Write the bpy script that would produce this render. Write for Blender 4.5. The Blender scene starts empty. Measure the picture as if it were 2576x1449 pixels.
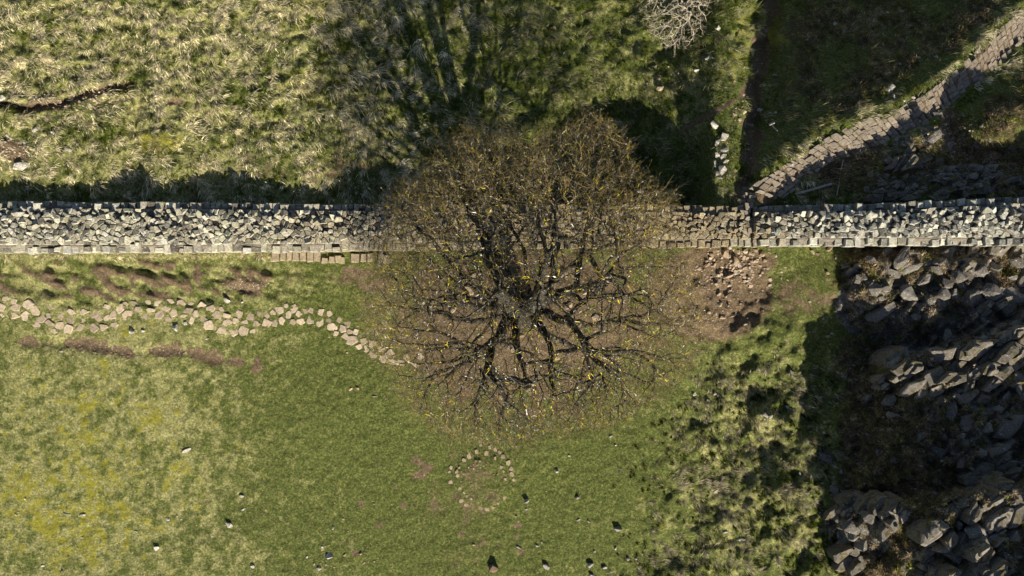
import bpy, bmesh, math, random
import numpy as np
from mathutils import Vector, Matrix, kdtree

# ------------------------------------------------------------------ camera, sky, sun, exposure
SC = bpy.context.scene
COL = SC.collection
H = 36.0                       # drone height above the wall-side ground
S = 46.0 / 2576.0              # metres per plan unit at z = 0
CX, CY = 1288.0, 724.5
SUN_EL, SUN_AZ = math.radians(33), math.radians(20)

cam_d = bpy.data.cameras.new("camera")
cam_d.sensor_width = 36.0
cam_d.lens = 36.0 * H / 46.0
cam_d.clip_end = 3000
cam = bpy.data.objects.new("camera", cam_d)
cam.location = (0, 0, H)
COL.objects.link(cam)
SC.camera = cam

world = bpy.data.worlds.new("World")
SC.world = world
world.use_nodes = True
wn = world.node_tree
sky = wn.nodes.new("ShaderNodeTexSky")
sky.sky_type = 'NISHITA'
sky.sun_disc = False
sky.sun_elevation = SUN_EL
sky.sun_rotation = math.pi - SUN_AZ
bg = wn.nodes["Background"]
bg.inputs[1].default_value = 0.05
wn.links.new(sky.outputs[0], bg.inputs[0])

sun_d = bpy.data.lights.new("sun", 'SUN')
sun_d.energy = 5.0
sun_d.angle = math.radians(0.5)
sun_d.color = (1.0, 0.92, 0.75)
sun = bpy.data.objects.new("sun", sun_d)
dvec = Vector((-math.sin(SUN_AZ) * math.cos(SUN_EL), math.cos(SUN_AZ) * math.cos(SUN_EL), -math.sin(SUN_EL)))
sun.rotation_euler = dvec.to_track_quat('-Z', 'Y').to_euler()
sun.location = (12, -30, 30)
COL.objects.link(sun)

SC.view_settings.view_transform = 'Standard'
SC.view_settings.look = 'None'
SC.view_settings.exposure = 1.18
SC.view_settings.gamma = 1.0
SC.cycles.max_bounces = 4
SC.cycles.diffuse_bounces = 2

# ------------------------------------------------------------------ helpers
rng = np.random.default_rng(7)
R = random.Random(11)

_lat = {}
def vnoise(x, y, seed=0):
    if seed not in _lat:
        _lat[seed] = np.random.default_rng(1000 + seed).random((256, 256)) * 2 - 1
    g = _lat[seed]
    xi = np.floor(x).astype(np.int64); yi = np.floor(y).astype(np.int64)
    fx = x - xi; fy = y - yi
    fx = fx * fx * (3 - 2 * fx); fy = fy * fy * (3 - 2 * fy)
    a = g[xi & 255, yi & 255]; b = g[(xi + 1) & 255, yi & 255]
    c = g[xi & 255, (yi + 1) & 255]; d = g[(xi + 1) & 255, (yi + 1) & 255]
    return (a * (1 - fx) + b * fx) * (1 - fy) + (c * (1 - fx) + d * fx) * fy

def fbm(x, y, scale, seed=0, octv=3, gain=0.5):
    x = np.asarray(x, float); y = np.asarray(y, float)
    out = 0; amp = 1; tot = 0; ca, sa = math.cos(0.6), math.sin(0.6)
    u, v = x / scale, y / scale
    for k in range(octv):
        out = out + amp * vnoise(u + 13.7 * k, v - 7.3 * k, seed + k)
        tot += amp; amp *= gain
        u, v = 2.03 * (u * ca - v * sa), 2.03 * (u * sa + v * ca)
    return out / tot

def sst(a, b, x):
    t = np.clip((np.asarray(x, float) - a) / (b - a), 0, 1)
    return t * t * (3 - 2 * t)

def blob(x, y, cx, cy, rx, ry, soft=0.5, rot=0.0):
    c, s = math.cos(rot), math.sin(rot)
    dx, dy = x - cx, y - cy
    u = (dx * c + dy * s) / rx; v = (-dx * s + dy * c) / ry
    return 1 - sst(1 - soft, 1 + soft, np.sqrt(u * u + v * v))

def segdist(x, y, pts):
    best = np.full(np.shape(x), 1e9); side = np.zeros(np.shape(x)); along = np.zeros(np.shape(x)); acc = 0
    for (ax, ay), (bx, by) in zip(pts[:-1], pts[1:]):
        dx, dy = bx - ax, by - ay; L2 = dx * dx + dy * dy; L = math.sqrt(L2)
        t = np.clip(((x - ax) * dx + (y - ay) * dy) / L2, 0, 1)
        ex, ey = x - (ax + t * dx), y - (ay + t * dy)
        d = np.sqrt(ex * ex + ey * ey); m = d < best
        best = np.where(m, d, best)
        side = np.where(m, np.sign(dx * ey - dy * ex), side)
        along = np.where(m, acc + t * L, along); acc += L
    return best, side, along

def inpoly(x, y, poly):
    ins = np.zeros(np.shape(x), bool); n = len(poly)
    for i in range(n):
        x1, y1 = poly[i]; x2, y2 = poly[(i + 1) % n]
        if y1 == y2: continue
        c = ((y1 > y) != (y2 > y)) & (x < (x2 - x1) * (y - y1) / (y2 - y1) + x1)
        ins ^= c
    return ins

def tag(o, label=None, cat=None, group=None, kind=None):
    if label: o["label"] = label
    if cat: o["category"] = cat
    if group: o["group"] = group
    if kind: o["kind"] = kind
    return o

def mesh_np(name, co, faces_flat, loop_start, mat, parent=None, smooth=False, col=None, mats=None, matidx=None):
    me = bpy.data.meshes.new(name)
    nv = len(co); me.vertices.add(nv)
    me.vertices.foreach_set("co", np.ascontiguousarray(co, dtype=np.float32).ravel())
    me.loops.add(len(faces_flat)); me.loops.foreach_set("vertex_index", faces_flat.astype(np.int32))
    me.polygons.add(len(loop_start)); me.polygons.foreach_set("loop_start", loop_start.astype(np.int32))
    me.update(calc_edges=True)
    if smooth: me.polygons.foreach_set("use_smooth", np.ones(len(loop_start), bool))
    else: me.polygons.foreach_set("use_smooth", np.zeros(len(loop_start), bool))
    if col is not None:
        for cn, arr in col.items():
            at = me.attributes.new(cn, 'FLOAT_COLOR', 'POINT')
            a4 = np.ones((nv, 4), np.float32); a4[:, :3] = arr
            at.data.foreach_set("color", a4.ravel())
    me.materials.append(mat)
    me.validate()
    o = bpy.data.objects.new(name, me); COL.objects.link(o)
    if parent: o.parent = parent
    return o

class MB:
    """collects polygons, builds one mesh"""
    def __init__(self): self.v = []; self.f = []
    def add(self, vs, fs):
        b = len(self.v); self.v += [tuple(p) for p in vs]; self.f += [tuple(i + b for i in f) for f in fs]
    def build(self, name, mat, parent=None, smooth=False, origin=None):
        me = bpy.data.meshes.new(name)
        v = self.v
        if origin is not None: v = [(p[0] - origin[0], p[1] - origin[1], p[2] - origin[2]) for p in v]
        me.from_pydata(v, [], self.f); me.materials.append(mat); me.update()
        if smooth: me.polygons.foreach_set("use_smooth", [True] * len(me.polygons))
        o = bpy.data.objects.new(name, me); COL.objects.link(o)
        if origin is not None: o.location = origin
        if parent: o.parent = parent
        return o

def empty(name, loc=(0, 0, 0)):
    o = bpy.data.objects.new(name, None); o.empty_display_size = 0.2; o.location = loc; COL.objects.link(o); return o

def W(px, py, z):
    k = S * (H - z) / H
    return (px - CX) * k, (CY - py) * k

# ------------------------------------------------------------------ materials
def newmat(name):
    m = bpy.data.materials.new(name); m.use_nodes = True
    nt = m.node_tree; b = nt.nodes["Principled BSDF"]
    b.inputs["Roughness"].default_value = 0.9
    b.inputs["Specular IOR Level"].default_value = 0.25
    return m, nt, b

def N(nt, t, **kw):
    n = nt.nodes.new(t)
    for k, v in kw.items():
        if k in n.inputs: n.inputs[k].default_value = v
        else: setattr(n, k, v)
    return n

def noise_n(nt, scale, detail=3, rough=0.6, vec=None):
    n = N(nt, "ShaderNodeTexNoise"); n.inputs["Scale"].default_value = scale
    n.inputs["Detail"].default_value = detail; n.inputs["Roughness"].default_value = rough
    if vec: nt.links.new(vec, n.inputs["Vector"])
    return n.outputs["Fac"]

def ramp(nt, fac, stops):
    r = N(nt, "ShaderNodeValToRGB"); e = r.color_ramp.elements
    while len(e) < len(stops): e.new(0.5)
    for i, (p, c) in enumerate(stops):
        e[i].position = p; e[i].color = (c[0], c[1], c[2], 1) if len(c) == 3 else c
    nt.links.new(fac, r.inputs[0]); return r.outputs[0]

def mixc(nt, fac, a, b, mode='MIX'):
    m = N(nt, "ShaderNodeMix"); m.data_type = 'RGBA'; m.blend_type = mode
    for s, v in ((m.inputs[0], fac), (m.inputs[6], a), (m.inputs[7], b)):
        if hasattr(v, "is_output"): nt.links.new(v, s)
        elif isinstance(v, tuple): s.default_value = (v[0], v[1], v[2], 1)
        else: s.default_value = v
    return m.outputs[2]

def bump(nt, b, height, strength, dist):
    n = N(nt, "ShaderNodeBump"); n.inputs["Strength"].default_value = strength; n.inputs["Distance"].default_value = dist
    nt.links.new(height, n.inputs["Height"]); nt.links.new(n.outputs[0], b.inputs["Normal"])

def stone_mat(name, cols, lichen=(0.75, 0.76, 0.7), lich_amt=0.62, moss=None, moss_amt=0.7, obj_rand=False):
    m, nt, b = newmat(name)
    geo = N(nt, "ShaderNodeNewGeometry")
    tc = N(nt, "ShaderNodeTexCoord")
    pos = geo.outputs["Position"]
    if obj_rand:
        oi = N(nt, "ShaderNodeObjectInfo"); rnd = oi.outputs["Random"]
    else: rnd = geo.outputs["Random Per Island"]
    base = ramp(nt, rnd, [(i / max(1, len(cols) - 1), c) for i, c in enumerate(cols)])
    n1 = noise_n(nt, 9, 5, 0.7, pos)
    c = mixc(nt, 1.0, base, ramp(nt, n1, [(0.25, (0.45, 0.43, 0.42)), (0.75, (1.35, 1.33, 1.3))]), 'MULTIPLY')
    n2 = noise_n(nt, 22, 3, 0.6, pos)
    f = ramp(nt, n2, [(lich_amt, (0, 0, 0)), (lich_amt + 0.06, (1, 1, 1))])
    c = mixc(nt, f, c, lichen)
    if moss:
        n3 = noise_n(nt, 4, 4, 0.6, pos)
        f = ramp(nt, n3, [(moss_amt, (0, 0, 0)), (moss_amt + 0.05, (1, 1, 1))])
        c = mixc(nt, f, c, moss)
    nt.links.new(c, b.inputs["Base Color"])
    bump(nt, b, noise_n(nt, 25, 6, 0.7, pos), 0.6, 0.03)
    return m

M_wall = stone_mat("wall_stone_pale", [(0.13, 0.115, 0.09), (0.33, 0.30, 0.23), (0.22, 0.19, 0.145), (0.42, 0.40, 0.31), (0.27, 0.27, 0.18)], lichen=(0.58, 0.56, 0.46), moss=(0.28, 0.30, 0.13), moss_amt=0.68)
def wall_gradient():
    m, nt, b = newmat("wall_stone"); geo = N(nt, "ShaderNodeNewGeometry"); pos = geo.outputs["Position"]
    sx = N(nt, "ShaderNodeSeparateXYZ"); nt.links.new(pos, sx.inputs[0])
    wob = N(nt, "ShaderNodeMath", operation='MULTIPLY_ADD'); nt.links.new(geo.outputs["Random Per Island"], wob.inputs[0]); wob.inputs[1].default_value = 3.5; nt.links.new(sx.outputs[0], wob.inputs[2])
    rnd = geo.outputs["Random Per Island"]
    def rp(cols): return ramp(nt, rnd, [(i / (len(cols) - 1), c) for i, c in enumerate(cols)])
    pale = rp([(0.09, 0.08, 0.068), (0.36, 0.34, 0.27), (0.16, 0.145, 0.12), (0.54, 0.52, 0.43), (0.22, 0.22, 0.17), (0.40, 0.39, 0.36), (0.10, 0.09, 0.08), (0.30, 0.30, 0.22)])
    tan = rp([(0.12, 0.095, 0.06), (0.25, 0.205, 0.135), (0.16, 0.13, 0.085), (0.30, 0.26, 0.18)])
    grey = rp([(0.05, 0.05, 0.05), (0.33, 0.33, 0.31), (0.16, 0.145, 0.125), (0.46, 0.46, 0.40), (0.12, 0.12, 0.11)])
    def mr(a, c_):
        q = N(nt, "ShaderNodeMapRange"); nt.links.new(wob.outputs[0], q.inputs[0]); q.inputs[1].default_value = a; q.inputs[2].default_value = c_; return q.outputs[0]
    X = lambda p: (p - CX) * S * (H - 1) / H + 1.75
    c = mixc(nt, mr(X(620), X(1150)), pale, tan); c = mixc(nt, mr(X(1860), X(2030)), c, grey)
    c = mixc(nt, 1.0, c, ramp(nt, noise_n(nt, 10, 6, 0.75, pos), [(0.3, (0.4, 0.38, 0.36)), (0.7, (1.45, 1.42, 1.36))]), 'MULTIPLY')
    c = mixc(nt, ramp(nt, noise_n(nt, 20, 4, 0.65, pos), [(0.61, (0, 0, 0)), (0.67, (1, 1, 1))]), c, (0.56, 0.56, 0.47))
    c = mixc(nt, ramp(nt, noise_n(nt, 3.5, 5, 0.65, pos), [(0.62, (0, 0, 0)), (0.70, (1, 1, 1))]), c, (0.24, 0.25, 0.10))
    nt.links.new(c, b.inputs["Base Color"]); bump(nt, b, noise_n(nt, 22, 6, 0.75, pos), 0.8, 0.05)
    return m
M_wallall = wall_gradient()
M_walltan = stone_mat("wall_stone_tan", [(0.14, 0.11, 0.075), (0.28, 0.23, 0.16), (0.19, 0.155, 0.11)], lich_amt=0.7, moss=(0.2, 0.2, 0.07), moss_amt=0.62)
M_wallgrey = stone_mat("wall_stone_grey", [(0.09, 0.09, 0.09), (0.28, 0.285, 0.28), (0.17, 0.15, 0.14), (0.40, 0.41, 0.38), (0.12, 0.125, 0.125)], lichen=(0.8, 0.82, 0.8), lich_amt=0.61, moss=(0.35, 0.4, 0.18), moss_amt=0.72)
M_mortar = stone_mat("wall_mortar", [(0.11, 0.095, 0.08), (0.15, 0.13, 0.105)], lich_amt=0.75)
M_flag = stone_mat("flagstone_tan", [(0.27, 0.22, 0.16), (0.40, 0.33, 0.245), (0.33, 0.27, 0.195), (0.21, 0.17, 0.12)], lichen=(0.5, 0.42, 0.33), lich_amt=0.7, obj_rand=True)
M_sett = stone_mat("path_sett_brown", [(0.15, 0.125, 0.10), (0.27, 0.23, 0.185), (0.19, 0.16, 0.13), (0.23, 0.195, 0.155)], lichen=(0.42, 0.35, 0.28), lich_amt=0.7)
M_rock = stone_mat("rock_grey", [(0.18, 0.17, 0.15), (0.30, 0.28, 0.25), (0.24, 0.22, 0.19)], lich_amt=0.62, moss=(0.22, 0.2, 0.05), moss_amt=0.7, obj_rand=True)
M_rockwhite = stone_mat("rock_pale", [(0.24, 0.22, 0.19), (0.38, 0.355, 0.31)], lich_amt=0.58, obj_rand=True)
M_rocktan = stone_mat("rock_tan", [(0.22, 0.165, 0.115), (0.33, 0.26, 0.185)], lichen=(0.5, 0.44, 0.34), lich_amt=0.68, obj_rand=True)
M_crag = stone_mat("crag_rock", [(0.075, 0.068, 0.06), (0.15, 0.138, 0.122), (0.11, 0.098, 0.085)], lichen=(0.7, 0.74, 0.76), lich_amt=0.64, moss=(0.10, 0.095, 0.04), moss_amt=0.64, obj_rand=True)
M_brown = stone_mat("rock_brown", [(0.13, 0.09, 0.065), (0.16, 0.11, 0.08)], lichen=(0.5, 0.36, 0.2), lich_amt=0.6, obj_rand=True)

m, nt, b = newmat("wood_weathered"); M_wood = m
g = N(nt, "ShaderNodeNewGeometry")
nt.links.new(ramp(nt, noise_n(nt, 14, 4, 0.6, g.outputs["Position"]), [(0.3, (0.16, 0.14, 0.12)), (0.7, (0.34, 0.31, 0.27))]), b.inputs["Base Color"])

# ground
m, nt, b = newmat("ground_turf"); M_ground = m
geo = N(nt, "ShaderNodeNewGeometry"); pos = geo.outputs["Position"]
a1 = N(nt, "ShaderNodeAttribute"); a1.attribute_name = "m1"
a2 = N(nt, "ShaderNodeAttribute"); a2.attribute_name = "m2"
s1 = N(nt, "ShaderNodeSeparateColor"); nt.links.new(a1.outputs["Color"], s1.inputs[0])
s2 = N(nt, "ShaderNodeSeparateColor"); nt.links.new(a2.outputs["Color"], s2.inputs[0])
nf = noise_n(nt, 5, 6, 0.72, pos); nfine = noise_n(nt, 9, 6, 0.85, pos); nmed = noise_n(nt, 1.6, 4, 0.6, pos)
green = ramp(nt, nfine, [(0.32, (0.018, 0.027, 0.005)), (0.5, (0.066, 0.082, 0.015)), (0.66, (0.22, 0.215, 0.07))])
straw = ramp(nt, nfine, [(0.34, (0.05, 0.055, 0.016)), (0.5, (0.19, 0.185, 0.065)), (0.66, (0.44, 0.40, 0.20))])
moss = ramp(nt, nfine, [(0.3, (0.10, 0.10, 0.012)), (0.7, (0.30, 0.27, 0.03))])
dirt = ramp(nt, nfine, [(0.3, (0.025, 0.016, 0.009)), (0.5, (0.118, 0.082, 0.046)), (0.7, (0.26, 0.195, 0.125))])
heath = ramp(nt, nfine, [(0.3, (0.02, 0.017, 0.01)), (0.5, (0.065, 0.05, 0.03)), (0.75, (0.17, 0.13, 0.075))])
def softmask(src, edge=0.55):
    mm = N(nt, "ShaderNodeMath", operation='ADD'); nt.links.new(src, mm.inputs[0])
    m2 = N(nt, "ShaderNodeMath", operation='MULTIPLY_ADD'); nt.links.new(nf, m2.inputs[0]); m2.inputs[1].default_value = 0.9; m2.inputs[2].default_value = -0.45
    nt.links.new(m2.outputs[0], mm.inputs[1])
    return ramp(nt, mm.outputs[0], [(0.35, (0, 0, 0)), (0.65, (1, 1, 1))])
c = mixc(nt, softmask(s1.outputs[1]), green, straw)
c = mixc(nt, softmask(s1.outputs[2]), c, moss)
c = mixc(nt, softmask(s2.outputs[0]), c, heath)
c = mixc(nt, softmask(s1.outputs[0]), c, dirt)
rk = ramp(nt, noise_n(nt, 3.2, 8, 0.75, pos), [(0.3, (0.045, 0.04, 0.036)), (0.5, (0.12, 0.11, 0.10)), (0.68, (0.24, 0.23, 0.215))])
rk = mixc(nt, ramp(nt, noise_n(nt, 13, 4, 0.65, pos), [(0.63, (0, 0, 0)), (0.68, (1, 1, 1))]), rk, (0.55, 0.58, 0.58))
rk = mixc(nt, ramp(nt, noise_n(nt, 2.1, 5, 0.7, pos), [(0.55, (0, 0, 0)), (0.60, (1, 1, 1))]), rk, (0.075, 0.062, 0.025))
c = mixc(nt, softmask(s2.outputs[1]), c, rk)
nt.links.new(c, b.inputs["Base Color"])
bump(nt, b, noise_n(nt, 12, 6, 0.8, pos), 1.0, 0.08)

# grass blades: colour stored per blade
def blade_mat(name):
    m, nt, b = newmat(name)
    a = N(nt, "ShaderNodeAttribute"); a.attribute_name = "tint"
    d = N(nt, "ShaderNodeBsdfDiffuse"); t = N(nt, "ShaderNodeBsdfTranslucent"); mx = N(nt, "ShaderNodeMixShader")
    nt.links.new(a.outputs["Color"], d.inputs[0]); nt.links.new(a.outputs["Color"], t.inputs[0])
    mx.inputs[0].default_value = 0.25
    nt.links.new(d.outputs[0], mx.inputs[1]); nt.links.new(t.outputs[0], mx.inputs[2])
    nt.links.new(mx.outputs[0], nt.nodes["Material Output"].inputs[0]); nt.nodes.remove(b)
    return m
M_blade = blade_mat("grass_blade")

def bark_mat(name, c0, c1, lich, yel, lamt, yamt, rim_tone=None, ls=13, ys=12):
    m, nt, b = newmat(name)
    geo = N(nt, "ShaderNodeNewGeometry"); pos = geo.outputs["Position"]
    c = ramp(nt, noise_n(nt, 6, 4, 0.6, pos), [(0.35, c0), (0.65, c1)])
    if rim_tone:      # inner crown's shade painted into the bark colour, fading to paler outer twigs
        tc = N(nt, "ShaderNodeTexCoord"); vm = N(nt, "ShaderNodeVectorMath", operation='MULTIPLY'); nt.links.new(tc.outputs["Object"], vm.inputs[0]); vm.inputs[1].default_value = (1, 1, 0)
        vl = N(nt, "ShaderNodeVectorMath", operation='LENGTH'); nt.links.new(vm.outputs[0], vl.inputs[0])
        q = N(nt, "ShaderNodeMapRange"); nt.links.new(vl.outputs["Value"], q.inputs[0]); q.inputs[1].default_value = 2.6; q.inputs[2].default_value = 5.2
        c = mixc(nt, q.outputs[0], c, rim_tone)
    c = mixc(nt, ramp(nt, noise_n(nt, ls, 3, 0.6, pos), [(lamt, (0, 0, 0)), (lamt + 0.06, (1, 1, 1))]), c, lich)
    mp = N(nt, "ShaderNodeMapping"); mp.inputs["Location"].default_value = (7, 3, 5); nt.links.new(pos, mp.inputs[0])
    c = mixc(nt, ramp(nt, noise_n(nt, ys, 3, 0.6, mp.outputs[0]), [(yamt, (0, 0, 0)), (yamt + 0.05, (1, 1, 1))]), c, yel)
    nt.links.new(c, b.inputs["Base Color"])
    bump(nt, b, noise_n(nt, 20, 4, 0.7, pos), 0.5, 0.03)
    return m
M_bark = bark_mat("bark_limb", (0.012, 0.010, 0.008), (0.04, 0.034, 0.026), (0.24, 0.24, 0.215), (0.20, 0.17, 0.02), 0.60, 0.62)
M_twig = bark_mat("bark_twig", (0.018, 0.013, 0.008), (0.055, 0.041, 0.023), (0.60, 0.59, 0.54), (0.46, 0.37, 0.02), 0.605, 0.585, rim_tone=(0.125, 0.092, 0.045), ls=5, ys=4)
M_shrubbark = bark_mat("bark_shrub", (0.20, 0.17, 0.12), (0.38, 0.33, 0.25), (0.5, 0.46, 0.38), (0.3, 0.26, 0.12), 0.56, 0.65)

# ------------------------------------------------------------------ layout in plan units
PATH_UP = [(2576+120, -75), (2576, 27), (2510, 77), (2480, 110), (2440, 150), (2380, 200), (2334, 237), (2250, 280), (2167, 310), (2084, 350), (2000, 403), (1944, 437), (1907, 460), (1885, 478)]
PATH_LO = [(2576+120, 0), (2576, 97), (2530, 137), (2500, 165), (2467, 197), (2410, 240), (2344, 287), (2317, 323), (2217, 360), (2144, 387), (2084, 403), (2017, 447), (1984, 478), (1950, 505)]
for _i, (_a, _b) in enumerate(zip(list(PATH_UP), list(PATH_LO))):
    if 0 < _i: _w = 0.13; PATH_UP[_i] = (_a[0] + (_a[0] - _b[0]) * _w * .6, _a[1] + (_a[1] - _b[1]) * _w * .6); PATH_LO[_i] = (_b[0] + (_b[0] - _a[0]) * _w * 1.3, _b[1] + (_b[1] - _a[1]) * _w * 1.3)
PATH_C = [((a[0] + b_[0]) / 2, (a[1] + b_[1]) / 2) for a, b_ in zip(PATH_UP, PATH_LO)]
WALL_N = [(-2600, 500), (0, 505), (500, 508), (1000, 514), (1850, 516), (1900, 516), (2150, 513), (2400, 502), (2576, 493), (5200, 380)]
WALL_S = [(-2600, 640), (0, 634), (700, 632), (980, 628), (1200, 625), (1900, 617), (2576, 614), (5200, 610)]
WALL_Z = [(-2600, 1.0), (0, 1.0), (1650, 0.95), (1700, 0.85), (1890, 0.80), (1910, 1.0), (2576, 1.7), (5200, 3.5)]
def ip(tab, x): return np.interp(x, [p[0] for p in tab], [p[1] for p in tab])
# length of the wall shadow (plan units) by position of its tip
SHL = [(-300, 60), (0, 55), (60, 62), (110, 48), (180, 58), (270, 62), (310, 92), (350, 108), (395, 62), (440, 62), (520, 92), (600, 96), (680, 68), (760, 52), (830, 58), (880, 100), (960, 118), (1060, 105), (1150, 118), (1270, 175), (1350, 180), (1430, 285), (1500, 318), (1600, 335), (1650, 305), (1690, 250), (1760, 225), (1800, 70), (1850, 45), (1900, 60)]
TAN = math.tan(SUN_EL) / math.cos(SUN_AZ)
GULLY = [(1872, 500), (1880, 430), (1890, 370), (1893, 300), (1890, 230), (1912, 150), (1925, 80), (1940, 0), (1950, -150)]

def height(px, py):
    px = np.asarray(px, float); py = np.asarray(py, float)
    yn = ip(WALL_N, px); ys = ip(WALL_S, px); wz = ip(WALL_Z, px)
    # --- south of the wall
    z = 0.10 * fbm(px, py, 260, 3, 3) + 0.0
    # trampled humps by the path, left
    hump = blob(px, py, 380, 715, 460, 60, 0.4)
    z = z + hump * 0.22 * fbm(px * 0.8 + py * 0.45, (py * 0.9 - px * 0.4) * 1.9, 34, 21, 2)
    # tussock relief everywhere south east
    se = sst(1640, 1800, px + 0.25 * (py - 1000)) * sst(840, 960, py)
    rise = sst(1700, 2250, px - 0.42 * np.clip(py - 1400, 0, None)) * sst(700, 1300, py)
    z = z + 1.3 * rise
    z = z + (blob(px, py, 1965, 980, 190, 150, 0.7) + 0.8 * blob(px, py, 1990, 1330, 110, 160, 0.7)) * 0.75 * fbm(px, py, 62, 38, 3)
    rough_se = se * (0.34 * fbm(px, py, 70, 31, 3) + 0.10 * fbm(px, py, 20, 35, 2))
    z = z + rough_se
    # crag terraces to the right
    y1 = 955 - 0.42 * (px - 2130) + 45 * fbm(px, py, 110, 41, 2)
    y2 = 1285 - 0.16 * (px - 2100) + 40 * fbm(px, py, 90, 44, 2)
    y3 = 1500 - 0.0 * px + 30 * fbm(px, py, 90, 47, 2)
    pxs = px - 0.42 * np.clip(py - 1340, 0, 900)
    l1 = sst(2050, 2300, px - 0.42 * np.clip(py - 1100, 0, None) + 20 * fbm(px, py, 60, 51, 2))
    l2 = sst(2050, 2250, pxs + 70 * fbm(px, py, 60, 53, 2))
    l3 = sst(2290, 2600, px + 90 * fbm(px, py, 80, 54, 2) - 0.42 * np.clip(py - 1449, 0, None))
    z = z + 1.75 * l1 * sst(-35, 35, py - y1) + 1.9 * l2 * sst(-28, 28, py - y2) + 2.2 * l3 * sst(-25, 60, py - y3)
    z = z * (1 - sst(1700, 2600, py))
    craggy = sst(2060, 2160, px + 30 * fbm(px, py, 80, 55, 2)) * sst(635, 660, py)
    z = z + craggy * (0.5 * fbm(px + 0.6 * py, py - 0.3 * px, 85, 57, 3) + 0.25 * fbm(px, py, 30, 61, 2))
    # small bank whose broken edge starts at the rocks by the wall
    z = z + 0.75 * sst(2120, 2165, px + 30 * fbm(px, py, 40, 58, 2)) * blob(px, py, 2330, 720, 240, 95, 0.4)
    # root mound under the tree, eroded bank right of it
    z = z + 0.35 * blob(px, py, 1320, 770, 260, 160, 0.9)
    z = z + 0.18 * sst(-20, 20, (px - 1890) * 0.5 + (py - 800) * 0.6) * blob(px, py, 1960, 780, 170, 160, 0.5)
    dirtb = blob(px, py, 1800, 760, 150, 150, 0.6)
    z = z + dirtb * (0.16 * fbm(px, py, 24, 63, 3) + 0.16 * fbm(px * 0.8 + py * 0.5, (py * 0.8 - px * 0.5) * 1.8, 44, 66, 2))
    # ring mound
    z = z + 0.10 * blob(px, py, 1214, 1214, 70, 70, 0.35)
    # scar lower left
    d, _, _ = segdist(px, py, [(60, 862), (220, 865), (330, 890), (440, 880), (560, 905)])
    z = z - 0.10 * np.exp(-(d / 14) ** 2)
    south = z
    # --- north of the wall
    Lg = ip(SHL, px)
    zt = wz - 0.06 - Lg * S * TAN
    n = np.clip(yn - py, 0, None)           # distance north of the wall
    west = 1 - sst(1735 - 0.22 * np.clip(470 - py, 0, 300), 1835 + 0.1 * np.clip(470 - py, 0, 300), px + 26 * fbm(px, py, 60, 76, 2))
    beyond = np.clip(n - Lg, 0, 700)
    slope_w = 0.02 + 0.33 * sst(1000, 1500, px)
    zw = zt - slope_w * beyond * S
    ease = sst(900, 1500, px)
    zw = zw + ((0.13 + 0.12 * ease) * fbm(px, py, 60, 71, 3) + (0.22 * (1 - 0.6 * sst(300, 400, py) * (1 - ease))) * fbm(px * 0.8 + py * 0.35, py * 1.1 - px * 0.3, 22, 75, 2)) * sst(-20, 40, beyond)
    # top left bank scar
    d, sd, _ = segdist(px, py, [(-60, 250), (0, 262), (60, 272), (150, 262), (220, 235), (330, 208)])
    zw = zw - 0.28 * np.exp(-(d / 11) ** 2) + 0.12 * np.exp(-((d - 16) / 12) ** 2)
    # east: path, bank and falling slope
    dp, sd, al = segdist(px, py, PATH_C)
    north_side = sd > 0          # polyline runs from upper right to lower left
    pathy = np.interp(px, [p[0] for p in PATH_C][::-1], [p[1] for p in PATH_C][::-1])
    zpath = wz - (yn - pathy) * S * TAN * 0.985 + 0.03
    zpath = np.where(px < 1920, zpath * 1.0, zpath)
    below = np.clip(py - pathy, 0, None); span = np.clip(yn - pathy, 8, None)
    zlow = zpath + (wz - 1.0 - zpath) * np.clip((below - 24) / span, 0, 1) ** 0.9
    above = np.clip(pathy - py - 28, 0, None)
    ext = np.clip(above - 38, 0, 420)
    zhi = zpath - 0.25 * np.clip(above, 0, 38) * S - 0.92 * ext * S - 0.0
    ze = np.where(py > pathy, zlow, zhi)
    off = sst(26, 46, np.abs(py - pathy))
    ze = ze + off * (0.20 * fbm(px, py, 50, 81, 3) + 0.10 * fbm(px, py, 22, 85, 2))
    ze = ze + 1.1 * blob(px, py, 2500, 310, 75, 45, 0.6) + 0.5 * blob(px, py, 2330, 350, 45, 35, 0.6)
    d, _, _ = segdist(px, py, GULLY)
    mixe = sst(1780, 1880, px + 0.10 * (py - 400))
    zstrip = wz - 0.35 - 0.25 * np.clip(n, 0, 700) * S
    zn = zw * west + (1 - west) * (zstrip * (1 - sst(1845, 1910, px + 26 * fbm(px, py, 45, 78, 3))) + ze * sst(1845, 1910, px + 26 * fbm(px, py, 45, 78, 3)))
    d = np.clip(d + 12 * fbm(px, py, 40, 79, 2), 0, None)
    zn = zn - 0.5 * np.exp(-(d / 20) ** 2) * sst(490, 470, py)
    rise0 = sst(6, 26, n)
    zn = np.minimum(zn, np.where(n < 1, 0.3, 10)) if False else zn
    t = sst(-0.5, 0.5, (yn + 20) - py)
    z = np.where(py < (yn + ys) / 2, zn, south)
    # fade detail far outside the frame, let the land roll
    far = sst(250, 2200, np.maximum(np.maximum(-px, px - 2576), np.maximum(-py, py - 1449)))
    z = z * (1 - far) + far * (-3 + 2.5 * fbm(px, py, 2500, 91, 2))
    # tiny surface roughness
    z = z + 0.045 * fbm(px, py, 14, 95, 2)
    return z

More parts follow.
